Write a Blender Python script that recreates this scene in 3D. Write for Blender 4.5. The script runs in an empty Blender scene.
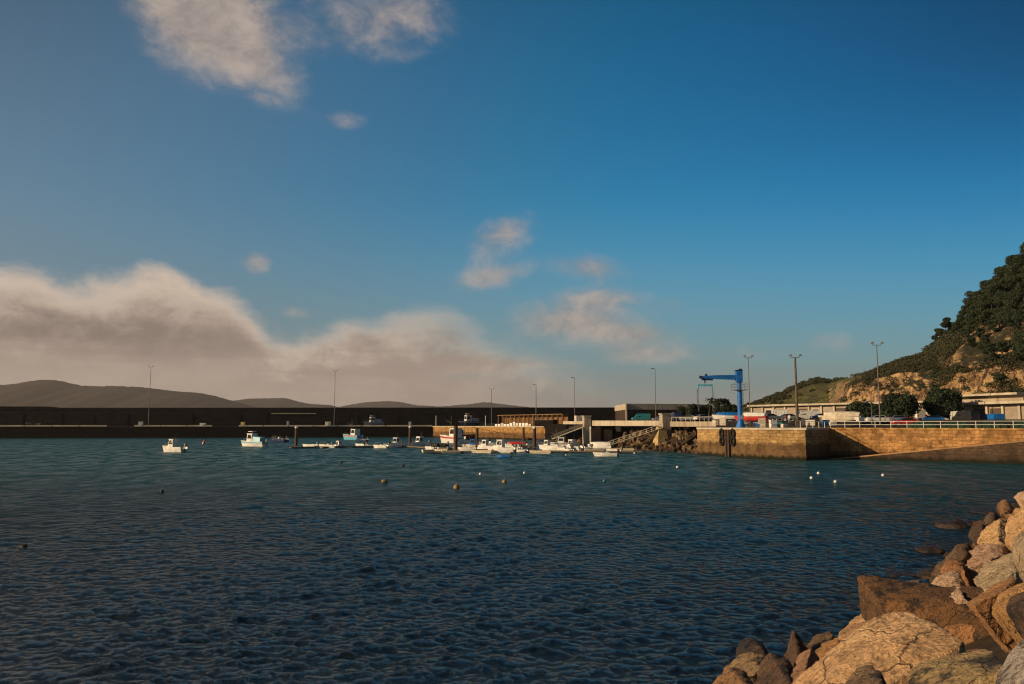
import bpy, bmesh, math, random
import numpy as np
from mathutils import Vector, Matrix, noise as mnoise

random.seed(7)
SC = bpy.context.scene
COL = SC.collection
# ------------------------------------------------------------------ camera model
F = 800.0
PITCH = math.atan(83.0 / F)
CP, SP = math.cos(PITCH), math.sin(PITCH)
EYE = Vector((0, 0, 6.0))


def ray(px, py):
    u, v = (px - 512) / F, (342 - py) / F
    return Vector((u, CP - v * SP, SP + v * CP))


def onz(px, py, z):
    d = ray(px, py)
    return EYE + d * ((z - EYE.z) / d.z)


def aty(px, py, Y):
    d = ray(px, py)
    return EYE + d * (Y / d.y)


def zat(px, py, Y):
    return aty(px, py, Y).z


def xat(px, Y):
    return ray(px, 425).x * Y / ray(px, 425).y


cam = bpy.data.objects.new('camera', bpy.data.cameras.new('camera'))
COL.objects.link(cam)
cam.location = EYE
cam.rotation_euler = (math.pi / 2 + PITCH, 0, 0)
cam.data.sensor_width = 36
cam.data.lens = F * 36 / 1024
cam.data.clip_start = 0.1
cam.data.clip_end = 40000
SC.camera = cam

# ------------------------------------------------------------------ helpers


def tag(o, label=None, cat=None, group=None, kind=None):
    if label: o['label'] = label
    if cat: o['category'] = cat
    if group: o['group'] = group
    if kind: o['kind'] = kind
    return o


def empty(name, loc, rz=0.0, label=None, cat=None, group=None):
    o = bpy.data.objects.new(name, None)
    COL.objects.link(o)
    o.location = loc
    o.rotation_euler = (0, 0, rz)
    o.empty_display_size = 0.3
    return tag(o, label, cat, group)


def copy_tree(o, parent=None):
    c = o.copy()
    COL.objects.link(c)
    if parent is not None:
        c.parent = parent
    for ch in [k for k in bpy.data.objects if k.parent is o]:
        copy_tree(ch, c)
    return c


class MB:
    def __init__(s):
        s.v, s.f, s.uv = [], [], {}

    def add(s, vs, fs, uvs=None):
        n = len(s.v)
        s.v += [tuple(p) for p in vs]
        for i, f in enumerate(fs):
            if uvs: s.uv[len(s.f)] = uvs[i]
            s.f.append(tuple(n + k for k in f))
        return s

    def box(s, c, d, rz=0.0, taper=(1, 1)):
        cx, cy, cz = c
        hx, hy, hz = d[0] / 2, d[1] / 2, d[2] / 2
        ca, sa = math.cos(rz), math.sin(rz)
        vs = []
        for z, tx, ty in ((-hz, 1, 1), (hz, taper[0], taper[1])):
            for x, y in ((-hx, -hy), (hx, -hy), (hx, hy), (-hx, hy)):
                x, y = x * tx, y * ty
                vs.append((cx + x * ca - y * sa, cy + x * sa + y * ca, cz + z))
        return s.add(vs, [(0, 3, 2, 1), (4, 5, 6, 7), (0, 1, 5, 4), (1, 2, 6, 5), (2, 3, 7, 6), (3, 0, 4, 7)])

    def tube(s, p0, p1, r0, r1=None, n=8, caps=True):
        r1 = r0 if r1 is None else r1
        p0, p1 = Vector(p0), Vector(p1)
        d = (p1 - p0).normalized()
        a = d.orthogonal().normalized()
        b = d.cross(a)
        vs = []
        for p, r in ((p0, r0), (p1, r1)):
            for k in range(n):
                t = 2 * math.pi * k / n
                vs.append(p + (a * math.cos(t) + b * math.sin(t)) * r)
        fs = [(k, (k + 1) % n, n + (k + 1) % n, n + k) for k in range(n)]
        if caps:
            fs += [tuple(range(n - 1, -1, -1)), tuple(range(n, 2 * n))]
        return s.add(vs, fs)

    def path(s, pts, r, n=6):
        for a, b in zip(pts[:-1], pts[1:]):
            s.tube(a, b, r, r, n)
        return s

    def loft(s, rings, caps=True, closed=True):
        n = len(rings[0])
        vs = [p for r in rings for p in r]
        fs = []
        for i in range(len(rings) - 1):
            for k in range(n if closed else n - 1):
                fs.append((i * n + k, i * n + (k + 1) % n, (i + 1) * n + (k + 1) % n, (i + 1) * n + k))
        if caps:
            fs += [tuple(range(n - 1, -1, -1)), tuple(range((len(rings) - 1) * n, len(rings) * n))]
        return s.add(vs, fs)

    def prism(s, poly, z0, z1):
        """vertical prism over an xy polygon; z0/z1 number or list"""
        n = len(poly)
        zz0 = z0 if isinstance(z0, (list, tuple)) else [z0] * n
        zz1 = z1 if isinstance(z1, (list, tuple)) else [z1] * n
        vs = [(p[0], p[1], z) for p, z in zip(poly, zz0)] + [(p[0], p[1], z) for p, z in zip(poly, zz1)]
        fs = [tuple(range(n - 1, -1, -1)), tuple(range(n, 2 * n))]
        uvs = [[(p[0], p[1]) for p in reversed(poly)], [(p[0], p[1]) for p in poly]]
        acc = 0.0
        for k in range(n):
            j = (k + 1) % n
            L = math.hypot(poly[j][0] - poly[k][0], poly[j][1] - poly[k][1])
            fs.append((k, j, n + j, n + k))
            uvs.append([(acc, zz0[k]), (acc + L, zz0[j]), (acc + L, zz1[j]), (acc, zz1[k])])
            acc += L
        return s.add(vs, fs, uvs)

    def side(s, prof, y0, y1, top=None):
        """side profile (x,z) extruded in y; 'top' = dict idx->inset in y"""
        n = len(prof)
        a = [(p[0], y0 + (top.get(i, 0) if top else 0), p[1]) for i, p in enumerate(prof)]
        b = [(p[0], y1 - (top.get(i, 0) if top else 0), p[1]) for i, p in enumerate(prof)]
        fs = [tuple(range(n)), tuple(range(2 * n - 1, n - 1, -1))]
        fs += [(k, n + k, n + (k + 1) % n, (k + 1) % n) for k in range(n)]
        return s.add(a + b, fs)

    def ball(s, c, r, n=10, m=6, sc=(1, 1, 1)):
        rings = []
        for i in range(m + 1):
            t = math.pi * i / m
            rr = max(math.sin(t), 0.02) * r
            rings.append([(c[0] + rr * math.cos(2 * math.pi * k / n) * sc[0], c[1] + rr * math.sin(2 * math.pi * k / n) * sc[1],
                           c[2] - r * math.cos(t) * sc[2]) for k in range(n)])
        return s.loft(rings)

    def mesh(s, name, m=None, smooth=False):
        me = bpy.data.meshes.new(name)
        me.from_pydata(s.v, [], s.f)
        if s.uv:
            ul = me.uv_layers.new(name='UVMap')
            for p in me.polygons:
                u = s.uv.get(p.index)
                if u:
                    for li, c in zip(p.loop_indices, u):
                        ul.data[li].uv = c
        bm = bmesh.new(); bm.from_mesh(me)
        bmesh.ops.recalc_face_normals(bm, faces=bm.faces)
        bm.to_mesh(me); bm.free()
        if smooth:
            me.polygons.foreach_set('use_smooth', [True] * len(me.polygons))
        if m: me.materials.append(m)
        return me

    def build(s, name, m=None, parent=None, smooth=False):
        o = bpy.data.objects.new(name, s.mesh(name, m, smooth))
        COL.objects.link(o)
        if parent is not None: o.parent = parent
        return o


# ------------------------------------------------------------------ node helpers
class NT:
    def __init__(s, tree):
        s.t = tree

    def n(s, kind, **kw):
        nd = s.t.nodes.new(kind)
        for k, v in kw.items():
            setattr(nd, k, v)
        return nd

    def link(s, a, b):
        s.t.links.new(a, b)

    def val(s, sock, v):
        if hasattr(v, 'is_linked') or isinstance(v, bpy.types.NodeSocket):
            s.link(v, sock)
        else:
            sock.default_value = v

    def math(s, op, a, b=None, c=None, clamp=False):
        nd = s.n('ShaderNodeMath', operation=op, use_clamp=clamp)
        s.val(nd.inputs[0], a)
        if b is not None: s.val(nd.inputs[1], b)
        if c is not None: s.val(nd.inputs[2], c)
        return nd.outputs[0]

    def smooth(s, x, lo, hi, a=0.0, b=1.0):
        nd = s.n('ShaderNodeMapRange', interpolation_type='SMOOTHSTEP')
        s.val(nd.inputs['Value'], x)
        s.val(nd.inputs['From Min'], lo); s.val(nd.inputs['From Max'], hi)
        s.val(nd.inputs['To Min'], a); s.val(nd.inputs['To Max'], b)
        return nd.outputs[0]

    def noise(s, vec, scale=5.0, detail=4.0, rough=0.55, dist=0.0, w=None):
        nd = s.n('ShaderNodeTexNoise')
        if w is not None:
            nd.noise_dimensions = '4D'; nd.inputs['W'].default_value = w
        if vec is not None: s.link(vec, nd.inputs['Vector'])
        nd.inputs['Scale'].default_value = scale
        nd.inputs['Detail'].default_value = detail
        nd.inputs['Roughness'].default_value = rough
        nd.inputs['Distortion'].default_value = dist
        return nd.outputs[0]

    def mix(s, f, a, b, blend='MIX'):
        nd = s.n('ShaderNodeMix', data_type='RGBA', blend_type=blend)
        s.val(nd.inputs[0], f)
        for sk, v in ((nd.inputs[6], a), (nd.inputs[7], b)):
            if isinstance(v, bpy.types.NodeSocket): s.link(v, sk)
            else: sk.default_value = (v[0], v[1], v[2], 1)
        return nd.outputs[2]

    def mapping(s, vec, scale=(1, 1, 1), rot=(0, 0, 0), loc=(0, 0, 0)):
        nd = s.n('ShaderNodeMapping')
        s.link(vec, nd.inputs[0])
        nd.inputs['Location'].default_value = loc
        nd.inputs['Rotation'].default_value = rot
        nd.inputs['Scale'].default_value = scale
        return nd.outputs[0]

    def bump(s, h, strength=0.5, dist=0.1, normal=None):
        nd = s.n('ShaderNodeBump')
        s.link(h, nd.inputs['Height'])
        nd.inputs['Strength'].default_value = strength
        nd.inputs['Distance'].default_value = dist
        if normal is not None: s.link(normal, nd.inputs['Normal'])
        return nd.outputs[0]


MATS = {}


def newmat(name):
    m = bpy.data.materials.new(name)
    m.use_nodes = True
    nt = NT(m.node_tree)
    b = m.node_tree.nodes['Principled BSDF']
    MATS[name] = m
    return m, nt, b


def plain(name, c1, c2=None, scale=3.0, rough=0.6, metal=0.0, bump=0.0, detail=5, streak=False):
    """noise mottled paint / stone / metal in object space"""
    m, nt, b = newmat(name)
    tc = nt.n('ShaderNodeTexCoord').outputs['Object']
    v = nt.mapping(tc, (1, 1, 0.25) if streak else (1, 1, 1))
    nz = nt.noise(v, scale, detail, 0.6)
    c2 = c2 or tuple(x * 0.72 for x in c1)
    f = nt.smooth(nz, 0.36, 0.64)
    nt.link(nt.mix(f, c1, c2), b.inputs['Base Color'])
    b.inputs['Roughness'].default_value = rough
    b.inputs['Metallic'].default_value = metal
    if rough >= .85: b.inputs['Specular IOR Level'].default_value = .12
    if bump:
        nt.link(nt.bump(nz, 0.6, bump), b.inputs['Normal'])
    return m


white_paint = plain('white_paint', (.78, .77, .74), (.62, .60, .55), 1.6, 0.35)
cream_paint = plain('cream_paint', (.62, .56, .44), (.46, .40, .30), 1.2, 0.5)
blue_paint = plain('blue_paint', (.012, .16, .50), (.010, .10, .34), 1.4, 0.35)
light_blue = plain('light_blue_paint', (.12, .46, .62), (.10, .36, .50), 1.4, 0.4)
navy = plain('navy_paint', (.012, .03, .10), (.010, .02, .06), 1.4, 0.4)
red_paint = plain('red_paint', (.50, .03, .025), (.34, .025, .02), 1.4, 0.4)
orange_paint = plain('orange_paint', (.60, .14, .03), (.42, .09, .02), 1.4, 0.5)
yellow_paint = plain('yellow_paint', (.60, .42, .08), (.46, .32, .07), 1.4, 0.5)
teal_paint = plain('teal_paint', (.03, .22, .24), (.02, .15, .17), 1.4, 0.45)
grey_paint = plain('grey_paint', (.30, .31, .32), (.2, .21, .22), 1.4, 0.45)
silver = plain('silver_paint', (.42, .43, .45), (.34, .35, .36), 1.4, 0.3, 0.4)
black_paint = plain('black_plastic', (.02, .02, .022), (.012, .012, .013), 2, 0.45)
rubber = plain('rubber', (.015, .015, .016), (.03, .028, .026), 6, 0.85)
galv = plain('galvanised_steel', (.17, .15, .13), (.12, .10, .085), 3, 0.6, 0.1)
rust_steel = plain('rusty_steel', (.10, .05, .028), (.05, .026, .016), 2, 0.8)
timber = plain('weathered_timber', (.16, .125, .09), (.10, .075, .05), 2, 0.85)
rope_mat = plain('sling_webbing', (.09, .10, .11), (.06, .06, .07), 4, 0.9)
concrete = plain('concrete', (.40, .34, .26), (.28, .23, .17), 0.7, 0.9, streak=True)
pale_concrete = plain('pale_concrete', (.52, .46, .36), (.38, .33, .25), 0.6, 0.9, streak=True)
dark_rust_wall = plain('dark_masonry', (.075, .05, .036), (.035, .027, .022), 0.5, 0.95, streak=True)
asphalt = plain('asphalt', (.035, .031, .027), (.025, .022, .02), 0.6, 0.95)
glass, _nt, _b = newmat('dark_glass')
_b.inputs['Base Color'].default_value = (.012, .016, .02, 1)
_b.inputs['Roughness'].default_value = 0.08
net_green = plain('green_netting', (.03, .075, .045), (.015, .03, .02), 3.5, 0.95, bump=0.05)
# ------------------------------------------------------------------ light, sky, air
SUN_AZ = math.radians(-107.0)     # from +Y towards +X; negative = left of the view
SUN_EL = math.radians(16.5)
to_sun = Vector((math.sin(SUN_AZ) * math.cos(SUN_EL), math.cos(SUN_AZ) * math.cos(SUN_EL), math.sin(SUN_EL)))
sun = bpy.data.objects.new('sun', bpy.data.lights.new('sun', 'SUN'))
COL.objects.link(sun)
sun.rotation_euler = to_sun.to_track_quat('Z', 'Y').to_euler()
sun.data.energy = 5.0
sun.data.angle = math.radians(0.5)
sun.data.color = (1.0, 0.72, 0.42)
sun.location = to_sun * 200

W = bpy.data.worlds.new('World')
SC.world = W
W.use_nodes = True
w = NT(W.node_tree)
bg = W.node_tree.nodes['Background']
sky = w.n('ShaderNodeTexSky', sky_type='NISHITA', sun_disc=False)
sky.sun_elevation = SUN_EL
sky.sun_rotation = SUN_AZ
sky.altitude = 0
sky.air_density = 1.0
sky.dust_density = 0.5
sky.ozone_density = 3.5
dirv = w.n('ShaderNodeTexCoord').outputs['Generated']
nrm = w.n('ShaderNodeVectorMath', operation='NORMALIZE')
w.link(dirv, nrm.inputs[0])
sep = w.n('ShaderNodeSeparateXYZ')
w.link(nrm.outputs[0], sep.inputs[0])
X, Y, Z = sep.outputs
az = w.math('MULTIPLY', w.math('ARCTAN2', X, Y), 57.29578)       # degrees from +Y
el = w.math('MULTIPLY', w.math('ARCSINE', Z), 57.29578)


def azel(px, py):
    d = ray(px, py).normalized()
    return math.degrees(math.atan2(d.x, d.y)), math.degrees(math.asin(d.z))


comb = w.n('ShaderNodeCombineXYZ')
w.link(az, comb.inputs[0]); w.link(el, comb.inputs[1])
P = comb.outputs[0]
# domain for the small cumulus: slightly stretched sideways
n_big = w.noise(w.mapping(P, (0.10, 0.17, 1)), 1.0, 7.0, 0.60, 0.35)
n_fine = w.noise(w.mapping(P, (0.34, 0.50, 1), loc=(3, 7, 1)), 1.0, 9.0, 0.66, 0.3)
n_soft = w.noise(w.mapping(P, (0.045, 0.11, 1), loc=(11, 3, 4)), 1.0, 4.0, 0.5, 0.3)
n_streak = w.noise(w.mapping(P, (0.05, 0.38, 1), rot=(0, 0, 0.05), loc=(1, 2, 9)), 1.0, 5.0, 0.5, 0.4)


def blob(px, py, rx, ry, wgt, rot=0.0):
    a0, e0 = azel(px, py)
    sa, se = rx / F * 57.3 * math.cos(math.radians(a0)) ** 2, ry / F * 57.3
    dx = w.math('SUBTRACT', az, a0)
    dy = w.math('SUBTRACT', el, e0)
    if rot:
        c, s_ = math.cos(rot), math.sin(rot)
        dx, dy = (w.math('ADD', w.math('MULTIPLY', dx, c), w.math('MULTIPLY', dy, s_)),
                  w.math('SUBTRACT', w.math('MULTIPLY', dy, c), w.math('MULTIPLY', dx, s_)))
    q = w.math('ADD', w.math('POWER', w.math('DIVIDE', dx, sa), 2.0), w.math('POWER', w.math('DIVIDE', dy, se), 2.0))
    return w.math('MULTIPLY', w.math('EXPONENT', w.math('MULTIPLY', q, -1.0)), wgt)


def total(bl):
    t = bl[0]
    for b in bl[1:]:
        t = w.math('ADD', t, b)
    return t


# deep clear sky away from the sun: darkest high up on the right, with added overhead dimming to weaken reflections and fill
dk = w.math('MULTIPLY', w.math('MULTIPLY', w.smooth(az, -2, 46), .80), w.smooth(el, -4, 27))
dl = w.math('MULTIPLY', w.math('MULTIPLY', w.smooth(az, -14, -44), .50), w.smooth(el, 12, 34))
dz = w.math('MULTIPLY', w.smooth(el, 24, 52), .72)
dark = w.math('MULTIPLY', w.math('SUBTRACT', 1.0, dk), w.math('MULTIPLY', w.math('SUBTRACT', 1.0, dl), w.math('SUBTRACT', 1.0, dz)))
# --- small clouds
small = total([
    blob(205, 12, 62, 50, .90), blob(250, 58, 60, 26, .66, -.5), blob(330, 26, 90, 30, .40), blob(405, 10, 56, 34, .46), blob(180, -25, 60, 40, .7),
    blob(345, 120, 28, 11, .32), blob(256, 263, 15, 11, .62), blob(296, 313, 22, 8, .36),
    blob(502, 235, 38, 18, .70, .35), blob(490, 277, 38, 13, .68, .2), blob(590, 268, 40, 14, .70, -.15), blob(575, 322, 66, 20, .85),
    blob(600, 298, 44, 11, .58), blob(640, 335, 44, 11, .58), blob(640, 354, 50, 10, .62), blob(670, 304, 20, 8, .36),
    blob(505, 158, 18, 8, .14), blob(830, 342, 40, 14, .30), blob(735, 355, 46, 12, .30),
    blob(-200, 60, 160, 90, .8), blob(-420, 180, 200, 70, .8), blob(1500, 120, 240, 70, .55), blob(1250, -160, 200, 90, .5),
    blob(300, -330, 240, 100, .6),
])
dens = w.math('ADD', small, w.math('MULTIPLY', w.math('SUBTRACT', w.math('ADD', w.math('MULTIPLY', n_big, .42), w.math('MULTIPLY', n_fine, .58)), 0.5), 1.7))
dens = w.math('MULTIPLY', dens, w.smooth(small, 0.03, 0.25))
a_small = w.math('MULTIPLY', w.smooth(dens, 0.05, 1.0), 0.88)

# --- bank of stratocumulus on the left horizon: its top edge is a curve over azimuth
fc = w.n('ShaderNodeFloatCurve')
AZ0, AZ1, EL1 = -180.0, 180.0, 20.0
w.link(w.math('DIVIDE', w.math('SUBTRACT', az, AZ0), AZ1 - AZ0), fc.inputs['Value'])
edge = [(-60, 262), (-10, 264), (30, 268), (70, 280), (110, 280), (150, 270), (195, 284), (230, 296), (262, 318), (285, 334), (315, 330), (345, 316),
        (400, 308), (455, 304), (475, 318), (510, 336), (560, 352), (620, 372), (700, 384), (800, 392), (1024, 402)]
pts = [(AZ0, 6), (-120, 9), (-60, 10.5), (-42, 11)]
for px, py in edge:
    pts.append(azel(px, py))
pts += [(50, 1.5), (90, 3), (140, 5), (AZ1, 6)]
cm = fc.mapping
cv = cm.curves[0]
norm = [((a - AZ0) / (AZ1 - AZ0), max(0, e) / EL1) for a, e in pts]
cv.points[0].location = norm[0]
cv.points[1].location = norm[-1]
for q in norm[1:-1]:
    cv.points.new(*q)
for q in cv.points:
    q.handle_type = 'AUTO_CLAMPED'
cm.update()
top = w.math('MULTIPLY', fc.outputs[0], EL1)
n_puff = w.noise(w.mapping(P, (0.24, 0.44, 1), loc=(5, 1, 3)), 1.0, 8.0, .62, .3)
wob = w.math('ADD', w.math('MULTIPLY', w.math('SUBTRACT', n_puff, .5), 3.2), w.math('MULTIPLY', w.math('SUBTRACT', n_big, .5), 2.4))
depth = w.math('ADD', w.math('SUBTRACT', top, el), wob)            # degrees below the top edge
# thin the bank towards the right
thin = w.smooth(az, azel(455, 360)[0], azel(680, 360)[0], 1.0, 0.45)
thin = w.math('MULTIPLY', thin, w.mix(w.smooth(az, azel(330, 360)[0], azel(560, 360)[0]), (1, 1, 1), w.smooth(n_streak, .36, .62, .35, 1.0)))
soft_hi = w.smooth(az, azel(120, 360)[0], azel(560, 360)[0], 1.3, 2.8)
a_bank = w.math('MULTIPLY', w.smooth(depth, -0.45, soft_hi), thin)

# --- colours: what the cloud itself scatters towards us from the low sun on the left
CLB = (8.2, 6.6, 5.3)      # sunlit edge
CLM = (5.2, 4.1, 3.35)
CLD = (3.1, 2.4, 1.98)      # shaded underside
body = w.smooth(w.math('ADD', w.math('SUBTRACT', w.math('MULTIPLY', top, .80), el), w.math('ADD', w.math('MULTIPLY', w.math('SUBTRACT', n_fine, .5), 8.0), w.math('MULTIPLY', w.math('SUBTRACT', n_streak, .5), 7.0))), -0.8, 2.6)
be = w.math('DIVIDE', w.math('SUBTRACT', w.math('ADD', el, w.math('MULTIPLY', w.math('SUBTRACT', n_streak, .5), 5.0)), 6.3), 2.0)
band = w.math('EXPONENT', w.math('MULTIPLY', w.math('POWER', be, 2.0), -1.0))
band = w.math('MULTIPLY', band, w.smooth(depth, 0.5, 2.6))
band = w.math('MULTIPLY', band, w.smooth(az, azel(60, 340)[0], azel(430, 340)[0], .95, .50))
bank_col = w.mix(w.mix(body, (0, 0, 0), w.smooth(n_puff, .35, .65, .75, 1.0)), CLB, CLM)
bank_col = w.mix(w.math('MULTIPLY', band, w.smooth(w.math('ADD', n_fine, w.math('MULTIPLY', n_streak, .6)), .55, .95, .45, 1.0)), bank_col, CLD)
sm_lit = w.smooth(w.math('ADD', n_fine, w.math('MULTIPLY', n_big, .6)), .60, 1.0)
small_col = w.mix(sm_lit, (4.2, 3.5, 3.1), (6.6, 5.4, 4.6))
hs = w.n('ShaderNodeHueSaturation')
w.link(sky.outputs[0], hs.inputs['Color'])
hs.inputs['Hue'].default_value = 0.471
hs.inputs['Saturation'].default_value = 1.30
hs.inputs['Value'].default_value = 1.0
gm = w.n('ShaderNodeGamma')
w.link(hs.outputs[0], gm.inputs[0]); gm.inputs[1].default_value = 1.30
skyc = gm.outputs[0]
# thin low air: greyer and paler towards the horizon, and milky on the sun's side
skyc = w.mix(w.smooth(el, 17.0, 0.0, 0.0, 0.85), skyc, (2.40, 2.78, 2.98))
skyc = w.mix(w.math('MULTIPLY', w.smooth(az, 12, -48), w.smooth(el, 45, 8, .26, .66)), skyc, (2.45, 2.6, 2.75))
vm = w.n('ShaderNodeVectorMath', operation='SCALE')
w.link(skyc, vm.inputs[0]); w.link(dark, vm.inputs['Scale'])
skyc = w.mix(dk, vm.outputs[0], (.12, 1.02, 1.42), 'MULTIPLY')
c1 = w.mix(a_small, skyc, small_col)
c2 = w.mix(a_bank, c1, bank_col)
w.link(c2, bg.inputs['Color'])
bg.inputs['Strength'].default_value = 0.075

vs = SC.view_settings
vs.view_transform = 'Standard'
vs.look = 'None'
vs.gamma = 1
vs.use_curve_mapping = False
vs.exposure = 0.0
SC.cycles.use_denoising = True
try:
    SC.cycles.denoiser = 'OPENIMAGEDENOISE'
except Exception:
    pass
SC.cycles.max_bounces = 5
SC.cycles.diffuse_bounces = 2
SC.cycles.glossy_bounces = 3
SC.cycles.transmission_bounces = 2
SC.cycles.volume_bounces = 0
SC.cycles.sample_clamp_indirect = 4
SC.cycles.sample_clamp_direct = 3
SC.cycles.filter_width = 1.15

# haze over the ria: an even pale air volume
hz = MB().box((0, 4600, 155), (20000, 10000, 316)).build('haze', None)
m = bpy.data.materials.new('haze'); m.use_nodes = True
m.node_tree.nodes.clear()
ht = NT(m.node_tree)
pv = ht.n('ShaderNodeVolumePrincipled')
pv.inputs['Color'].default_value = (.90, .83, .84, 1)
pv.inputs['Density'].default_value = 0.52e-4
pv.inputs['Anisotropy'].default_value = 0.2
out = ht.n('ShaderNodeOutputMaterial')
ht.link(pv.outputs[0], out.inputs['Volume'])
hz.data.materials.append(m)
tag(hz, kind='stuff')
# ------------------------------------------------------------------ water


def make_water():
    rng = np.random.default_rng(3)
    na = 1240
    r = [3.0]
    while r[-1] < 700:
        q = r[-1]
        r.append(q * (1.02 if q < 14 else 1.0026 if q < 55 else 1.0034 if q < 110 else 1.006 if q < 260 else 1.014))
    r = np.array(r)
    extra = np.geomspace(r[-1] * 1.2, 11000, 30)
    r = np.concatenate([r, extra])
    a = np.radians(np.linspace(-46, 46, na))
    a = np.concatenate([np.radians(np.linspace(-180, -47, 40)), a, np.radians(np.linspace(47, 180, 40))])
    R, A = np.meshgrid(r, a, indexing='ij')
    xs, ys = R * np.sin(A), R * np.cos(A)
    z = np.zeros_like(xs); dxs = np.zeros_like(xs); dys = np.zeros_like(xs)
    sp = np.maximum(R * np.where(R < 55, 0.0027, 0.0036), 0.03)
    gust = np.zeros_like(xs)
    for k in range(7):
        th = rng.uniform(0, 2 * np.pi); L = rng.uniform(9, 70)
        gust += np.sin((xs * np.cos(th) + ys * np.sin(th)) * 2 * np.pi / L + rng.uniform(0, 6.28))
    gust = 1 + 0.26 * gust / 2.6
    n = 160
    lam = np.geomspace(0.20, 3.6, n)
    main = math.radians(-62)
    for L in lam:
        th = main + rng.normal(0, 0.95)
        k = 2 * np.pi / L
        s = 0.036 * (0.30 if L > 2 else .42 if L > 1.1 else .72 if L > .6 else 1.0) * rng.uniform(.6, 1.3) * (1 if L < 4 else .7)
        amp = s / k
        ph = (xs * np.cos(th) + ys * np.sin(th)) * k + rng.uniform(0, 6.28)
        att = np.clip((L / sp - 2.6) / 3.0, 0, 1)
        c = np.cos(ph)
        z += amp * att * (c + 0.15 * np.cos(2 * ph))
        sn = np.sin(ph) * amp * att * 1.25
        dxs -= sn * np.cos(th); dys -= sn * np.sin(th)
    fd = gust * np.clip(1.25 - R / 700, 0.0, 1)
    z *= fd
    co = np.stack([xs + dxs * fd, ys + dys * fd, z], -1).reshape(-1, 3)
    nR, nA = xs.shape
    i = np.arange(nR - 1)[:, None] * nA + np.arange(nA - 1)[None, :]
    q = np.stack([i, i + 1, i + nA + 1, i + nA], -1).reshape(-1, 4)
    me = bpy.data.meshes.new('water')
    me.vertices.add(len(co)); me.vertices.foreach_set('co', co.ravel().astype(np.float32))
    me.loops.add(q.size); me.loops.foreach_set('vertex_index', q[:, ::-1].ravel().astype(np.int32))
    me.polygons.add(len(q))
    me.polygons.foreach_set('loop_start', np.arange(0, q.size, 4, dtype=np.int32))
    me.polygons.foreach_set('use_smooth', np.ones(len(q), dtype=bool))
    me.update(calc_edges=True)
    o = bpy.data.objects.new('water', me)
    COL.objects.link(o)
    tag(o, kind='structure')
    m, nt, b = newmat('sea_water')
    tc = nt.n('ShaderNodeTexCoord').outputs['Object']
    geo = nt.n('ShaderNodeNewGeometry')
    rot = (0, 0, math.radians(20))
    n1 = nt.noise(nt.mapping(tc, (1.0, 1.5, 1), rot), 1.0, 6, .68, .35)
    n2 = nt.noise(nt.mapping(tc, (1.0, 1.0, 1), (0, 0, -.30)), 2.6, 6, .68, .2)
    n3 = nt.noise(nt.mapping(tc, (.45, 1.0, 1), (0, 0, .2)), .06, 4, .6)
    n5 = nt.noise(nt.mapping(tc, (1.0, .42, 1), (0, 0, -.06)), .38, 9, .74)
    bsep = nt.n('ShaderNodeSeparateXYZ'); nt.link(geo.outputs['Position'], bsep.inputs[0])
    dist = bsep.outputs[1]
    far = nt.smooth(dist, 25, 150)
    h = nt.math('ADD', nt.math('MULTIPLY', n1, nt.math('MULTIPLY_ADD', far, 1.1, .35)), nt.math('MULTIPLY', n2, .62))
    h = nt.math('ADD', h, nt.math('MULTIPLY', n5, nt.math('MULTIPLY', far, 1.0)))
    h = nt.math('MULTIPLY', h, nt.smooth(n3, .35, .65, .7, 1.3))
    nrm_ = nt.bump(h, 1.0, 0.5)
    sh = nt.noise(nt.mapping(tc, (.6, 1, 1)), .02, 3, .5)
    basin = nt.smooth(nt.math('ADD', dist, nt.math('MULTIPLY', sh, 40)), 45, 150)  # near water's colour darkened like vignetting, teal farther out
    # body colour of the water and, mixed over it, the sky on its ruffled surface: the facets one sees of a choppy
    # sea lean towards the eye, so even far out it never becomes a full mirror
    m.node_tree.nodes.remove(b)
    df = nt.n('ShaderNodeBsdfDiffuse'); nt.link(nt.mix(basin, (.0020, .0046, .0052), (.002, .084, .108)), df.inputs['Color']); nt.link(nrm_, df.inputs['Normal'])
    gl = nt.n('ShaderNodeBsdfGlossy'); gl.inputs['Color'].default_value = (.90, .95, .94, 1); nt.link(nrm_, gl.inputs['Normal'])
    nt.link(nt.math('MULTIPLY_ADD', far, .14, .06), gl.inputs['Roughness'])
    fr = nt.n('ShaderNodeFresnel'); fr.inputs['IOR'].default_value = 1.333; nt.link(nrm_, fr.inputs['Normal'])
    fac = nt.math('MULTIPLY', fr.outputs[0], nt.math('MULTIPLY_ADD', far, -.03, .34))
    fac = nt.math('MULTIPLY', nt.math('MINIMUM', fac, .36), nt.math('MULTIPLY_ADD', nt.smooth(n5, .40, .62), nt.math('MULTIPLY', far, 1.5), nt.math('MULTIPLY_ADD', far, -.78, 1.0)))
    mx = nt.n('ShaderNodeMixShader'); nt.link(fac, mx.inputs[0]); nt.link(df.outputs[0], mx.inputs[1]); nt.link(gl.outputs[0], mx.inputs[2])
    nt.link(mx.outputs[0], m.node_tree.nodes['Material Output'].inputs['Surface'])
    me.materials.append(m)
    return o


make_water()
# sea bed just under the surface so that the sheet never shows a void
# ------------------------------------------------------------------ masonry


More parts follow.
